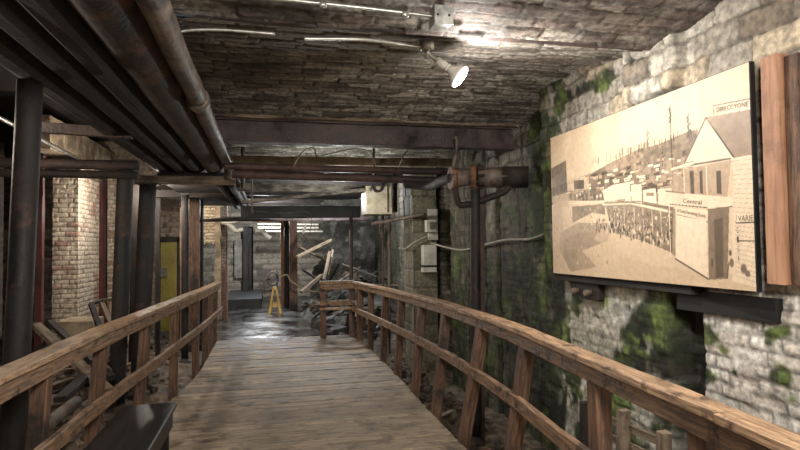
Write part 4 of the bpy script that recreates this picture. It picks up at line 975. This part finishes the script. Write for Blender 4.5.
# yellow A-frame floor sign
sp_ = at(275, 313, z=-.10); SY = sp_.y; SX = sp_.x
sg = thing('wet_floor_sign', 'yellow folding floor sign standing on the wet floor past the walkway', 'sign', (SX, SY, -.10))
for sgn, nm in ((-1, 'front_panel'), (1, 'back_panel')):
    mb = MB(); k_ = .30
    outl = [(-.17, 0), (-.10, 0), (-.085, .12), (.085, .12), (.10, 0), (.17, 0), (.06, .64), (.03, .67), (-.03, .67), (-.06, .64)]
    hole = [(-.06, .22), (.06, .22), (.028, .47), (-.028, .47)]
    # panel with open handle hole: two legs + bars
    for poly in ([(-.17, 0), (-.105, 0), (-.02, .60), (-.06, .64)], [(.105, 0), (.17, 0), (.06, .64), (.02, .60)], [(-.065, .16), (.065, .16), (.055, .27), (-.055, .27)], [(-.06, .58), (.06, .58), (.05, .67), (-.05, .67)]):
        n = len(poly); b0 = len(mb.v)
        for th in (0, .02):
            for (x_, z_) in poly: mb.v.append((SX+x_, SY+sgn*(.16*(1-z_/.68)+.012)+th*.9, -.10+z_))
        mb.face(tuple(b0+i for i in range(n)), poly); mb.face(tuple(b0+n+i for i in reversed(range(n))), poly)
        for i in range(n):
            kk = (i+1) % n; mb.face((b0+i, b0+n+i, b0+n+kk, b0+kk), [(0, 0)]*4)
    part(mb, nm, 'signyellow', sg)
# rope barrier
mb = MB(); mb.tube(catm([at(p[0], p[1], y=15.4) for p in ((281, 277), (287, 275), (291, 281), (300, 287), (310, 291), (320, 292))]), .022, 8)
solo(mb, 'rope', 'rope', 'sagging rope slung from the brown post to the right', 'rope')
# old iron machine
om = thing('iron_machine', 'old dark iron machine with a round wheel against the far stone wall', 'machine', at(271, 285, y=18.3))
ox = om.location.x
for dx in (-.2, .18):
    mb = MB(); mb.bar((ox+dx, 18.3, .2), (ox+dx, 18.3, .95), .05, .06, up=(0, 1, 0)); part(mb, 'upright', 'ruststeel', om)
for z in (.25, .6, .92):
    mb = MB(); mb.bar((ox-.22, 18.3, z), (ox+.2, 18.3, z), .05, .05, up=(0, 0, 1)); part(mb, 'cross_bar', 'ruststeel', om)
mb = MB(); mb.tube([(ox+.05+.17*cos(i*pi/10), 18.22, .62+.2*sin(i*pi/10)) for i in range(21)], .022, 8, caps=False); part(mb, 'wheel', 'ruststeel', om)
# white insulated pipes over the far hall
for i, (pts, y, r, lb) in enumerate(((((222, 222), (230, 225), (236, 231), (243, 229)), 14.2, .05, 'white lagged pipe bend above the arch wall'), (((255, 231), (262, 231), (267, 236), (271, 238)), 14.8, .06, 'white lagged pipe end above the far opening'), (((216, 220), (226, 223), (240, 221)), 13.8, .02, 'thin white pipe above the lagged bend'))):
    mb = MB(); mb.tube(catm([at(p[0], p[1], y=y) for p in pts]), r, 10, jit=.004); solo(mb, 'lagged_pipe', 'white', lb, 'pipe')
for i, py in enumerate((224, 227.5, 231)):
    a = at(258, py, y=18.6); b = at(353, py+.6, y=18.6); mb = MB(); mb.bar(a, b, .05, .045, up=(0, 0, 1))
    solo(mb, 'pale_batten', 'white', 'pale batten crossing high in the far hall', 'batten', 'pale battens high in the far hall')
for i in range(5):
    y = 11.6+i*.55; mb = MB(); a = at(222+i*7, 221, y=y); mb.tube([(a.x-.5, y, a.z+.02*i), (a.x+.9, y, a.z+.03)], .025, 8); solo(mb, 'ceiling_pipe', 'darksteel', 'thin dark pipe among those under the far ceiling', 'pipe', 'thin pipes under the far ceiling')
# broken concrete wall, right of the far hall
def slabrock(px, py, y, w, h, d, mat, lab, rot=0):
    p = at(px, py, y=y); mb = MB(); mb.rock(p, w*y/F, d, h*y/F, rot, rough=.14); return solo(mb, 'masonry_chunk', mat, lab, 'masonry')
def blob_wall():
    S, Zz = np.meshgrid(np.arange(0, 3.4, .03), np.arange(-.2, 2.9, .03), indexing='ij')
    x0 = at(303, 250, y=16.5).x
    n = fbm(S*2, Zz*2, 501, 5); h, b = bricks(S, Zz, .4, .22, 502, .06, .03)
    yy = 16.4-.5*(S/3.4)*2.2 + .5*(n-.5) + .05*(h-.5)
    c = mixc(np.broadcast_to(lin((112, 112, 106)), S.shape+(3,)).copy(), lin((70, 68, 62)), sm(.3, .7, n)); c = mixc(c, lin((150, 148, 138)), sm(.6, .7, fbm(S*5, Zz*5, 503, 4))*.6)
    ed = (S < .1+.55*fbm(Zz*3, Zz*0, 504, 4)*np.clip(Zz, .2, 2))
    o = grid('wall_rubble', np.stack([x0+S, yy, Zz], -1), c, 'mason', ed[:-1, :-1]); tag(o, kind='structure')
blob_wall()
# planks and beams in the far right heap
for i, (p0, p1, y, w, mt, lb) in enumerate((
        ((297, 257), (331, 240), 13.2, .09, 'paleblock', 'long pale plank sloping up across the rubble heap'),
        ((299, 247), (329, 262), 13.6, .07, 'oldwood', 'grey plank sloping down across the rubble heap'),
        ((301, 292), (322, 275), 12.8, .09, 'oldwood', 'short grey beam low on the rubble heap beside the end rail'),
        ((324, 280), (330, 252), 12.2, .07, 'oldwood', 'pale tan stick leaning behind the end rail'),
        ((328, 275), (333, 250), 12.4, .05, 'oldwood', 'thinner tan stick leaning beside the wider tan one'),
        ((300, 232), (316, 248), 14.0, .04, 'white', 'white batten high on the rubble heap'),
        ((303, 270), (322, 283), 12.9, .05, 'darkwood', 'dark stick crossing the short grey beam'),
        ((300, 240), (306, 225), 14.1, .05, 'white', 'short white pipe standing above the rubble heap'))):
    a = at(p0[0], p0[1], y=y); b = at(p1[0], p1[1], y=y+.5); mb = MB(); mb.bar(a, b, w, w*.6, jit=.002); solo(mb, 'loose_plank', mt, lb, 'plank')

for i in range(16):
    x = random.uniform(1.2, 2.7); y = random.uniform(12.0, 15.5); z = random.uniform(.2, 1.1); L_ = random.uniform(.5, 1.3); an = random.uniform(-.6, 1.2); an2 = random.uniform(0, pi)
    d_ = Vector((cos(an)*cos(an2), cos(an)*sin(an2), sin(an)))*L_/2; c0 = Vector((x, y, z)); mb = MB(); mb.bar(c0-d_, c0+d_, random.uniform(.04, .10), .03, jit=.003)
    solo(mb, 'loose_plank', random.choice(['flaky', 'oldwood', 'flaky', 'darkwood']), 'broken grey lath or plank stuck in the heap beyond the end rail', 'plank', 'broken planks in the far right heap')
# ================================================================== RUBBLE
def pebbles(name, n, xr, yr, zf, sr, mat, label):
    mb = MB()
    for i in range(n):
        x = random.uniform(*xr); y = random.uniform(*yr); s = random.uniform(*sr)
        mb.rock((x, y, zf(x, y)+s*.2), s*random.uniform(.8, 1.6), s, s*random.uniform(.5, .9), random.uniform(0, 6))
    o = solo(mb, name, mat, label, 'rubble'); o['kind'] = 'stuff'; return o
def gz_at(x, y):
    i = int(np.clip((x+5.4)/.05, 0, len(gx)-1)); j = int(np.clip((y+1.2)/.05, 0, len(gy)-1)); return float(gz[i, j])
pebbles('fine_rubble', 420, (1.6, 2.5), (1.5, 10.2), gz_at, (.03, .09), 'rock', 'fine broken masonry littering the trench by the right wall')
pebbles('fine_rubble', 500, (-3.7, -1.25), (3.0, 12.5), gz_at, (.03, .10), 'rock', 'fine broken masonry littering the left aisle floor')
pebbles('fine_rubble', 420, (1.05, 2.5), (11, 17), gz_at, (.05, .16), 'greyrock', 'fine wet grey rubble over the far heap')
pebbles('fine_rubble', 120, (-3.0, -1.7), (12, 19), gz_at, (.05, .16), 'greyrock', 'fine grey rubble left of the wet floor')
def rocks(n, xr, yr, sr, mats, lab, grp, zf=gz_at):
    for i in range(n):
        x = random.uniform(*xr); y = random.uniform(*yr); s = random.uniform(*sr); mb = MB(); m_ = random.choice(mats)
        mb.rock((x, y, zf(x, y)+s*.22), s*random.uniform(1, 1.7), s, s*random.uniform(.5, .8), random.uniform(0, 6), rough=.16)
        solo(mb, 'rubble_stone', m_, lab, 'stone', grp)
rocks(34, (1.62, 2.3), (2.6, 10), (.10, .20), ['rock', 'redrock', 'rock', 'paleblock'], 'broken masonry lump in the trench between the right railing and wall', 'masonry lumps in the right trench')
rocks(36, (-3.5, -1.75), (4.0, 11), (.14, .32), ['rock', 'rock', 'paleblock'], 'broken masonry lump on the left aisle floor', 'masonry lumps in the left aisle')
rocks(46, (1.1, 2.4), (11.2, 15.5), (.18, .42), ['greyrock', 'greyrock', 'rock'], 'grey masonry lump in the heap beyond the end rail', 'masonry lumps in the far right heap')
rocks(12, (-3.2, -1.8), (14, 19), (.2, .45), ['greyrock'], 'grey masonry lump beside the far wet floor', 'masonry lumps by the far floor')
# bricks lying under the right railing
for i, (x, y, r) in enumerate(((1.95, 4.9, .3), (1.85, 4.55, .9), (2.05, 5.3, 1.4))):
    mb = MB(); z = gz_at(x, y)+.06; mb.bar((x-.1*cos(r), y-.1*sin(r), z), (x+.1*cos(r), y+.1*sin(r), z+.02), .10, .07, up=(0, 0, 1), ch=.008, jit=.002)
    solo(mb, 'loose_brick', 'redrock', 'loose brick lying in the trench beside the right railing', 'brick', 'loose bricks in the right trench')
# left aisle debris: stone block, planks, pipes, frames
a = at(76, 334, y=9.0); b = at(99, 318, y=9.0)
mb = MB(); mb.box(a.x-.15, b.x, 8.7, 9.2, -.2, b.z, jit=.01); solo(mb, 'stone_block', 'paleblock', 'pale square stone block at the foot of the first brick pier', 'stone')
for i, (p0, p1, y0, y1, w, h, mt, lb) in enumerate((
        ((36, 325), (108, 392), 7.6, 5.6, .10, .06, 'oldwood', 'grey plank sloping down in the left aisle, nearest the first column'),
        ((50, 322), (112, 378), 8.2, 6.2, .08, .05, 'darkwood', 'dark plank sloping down beside the nearest grey one'),
        ((74, 340), (108, 372), 7.9, 6.8, .09, .05, 'oldwood', 'short grey plank on the left aisle heap'),
        ((60, 400), (90, 372), 5.2, 6.2, .10, .05, 'darkwood', 'dark plank lying crosswise on the left aisle heap'),
        ((30, 395), (72, 380), 5.4, 6.3, .07, .05, 'oldwood', 'thin grey plank behind the nearest column foot'))):
    a = at(p0[0], p0[1], y=y0); b = at(p1[0], p1[1], y=y1); mb = MB(); mb.bar(a, b, w, h, up=(0, 0, 1), jit=.002); solo(mb, 'loose_plank', mt, lb, 'plank')
for i, (p0, p1, y0, y1, r, lb) in enumerate((((20, 446), (76, 402), 4.3, 5.3, .05, 'grey iron pipe lying on the floor behind the left railing'), ((40, 452), (86, 412), 4.2, 5.0, .035, 'thinner dark pipe lying beside the grey one'))):
    a = at(p0[0], p0[1], y=y0); b = at(p1[0], p1[1], y=y1); mb = MB(); mb.tube([a, b], r, 14); solo(mb, 'fallen_pipe', 'dustpipe' if not i else 'darksteel', lb, 'pipe')
fr = thing('old_window_frame', 'old timber frames leaning together in front of the second brick pier', 'frame', at(105, 340, y=8.6))
def fb(p, q, y0, y1, m='oldwood', w=.06):
    mb = MB(); mb.bar(at(p[0], p[1], y=y0), at(q[0], q[1], y=y1), w, .04, jit=.001); part(mb, 'frame_bar', m, fr)
fb((91, 304), (106, 345), 8.7, 8.3, 'darkwood', .07); fb((101, 301), (118, 340), 8.9, 8.4); fb((91, 304), (101, 301), 8.75, 8.9, 'darkwood'); fb((101, 300), (116, 299), 8.9, 8.9); fb((116, 299), (126, 330), 8.9, 8.5); fb((112, 338), (112, 304), 8.6, 8.85, 'paleblock')
mb = MB(); a = at(104, 352, y=7.6); mb.prism([(a.x-.12, 0), (a.x+.16, -.03), (a.x+.22, .22), (a.x+.02, .34), (a.x-.16, .2)], .06, 'y', 7.6)
o = solo(mb, 'stone_slab_piece', 'rock', 'flat broken slab standing on edge in the left aisle', 'stone')
for i in range(16):
    x = random.uniform(-3.0, -1.8); y = random.uniform(5.2, 9.3); L_ = random.uniform(.5, 1.3); an = random.uniform(-.12, .45); an2 = random.uniform(.3, 2.6)
    d_ = Vector((cos(an)*cos(an2), cos(an)*sin(an2), sin(an)))*L_/2; c0 = Vector((x, y, gz_at(x, y)+.10+abs(sin(an))*L_/2)); mb = MB(); mb.bar(c0-d_, c0+d_, random.uniform(.06, .12), .035, jit=.002)
    solo(mb, 'loose_plank', random.choice(['oldwood', 'flaky', 'oldwood', 'darkwood']), 'old plank lying in the debris of the left aisle', 'plank', 'old planks in the left aisle')
# slates on the aisle floor by the yellow door
a = at(232, 200, y=12)
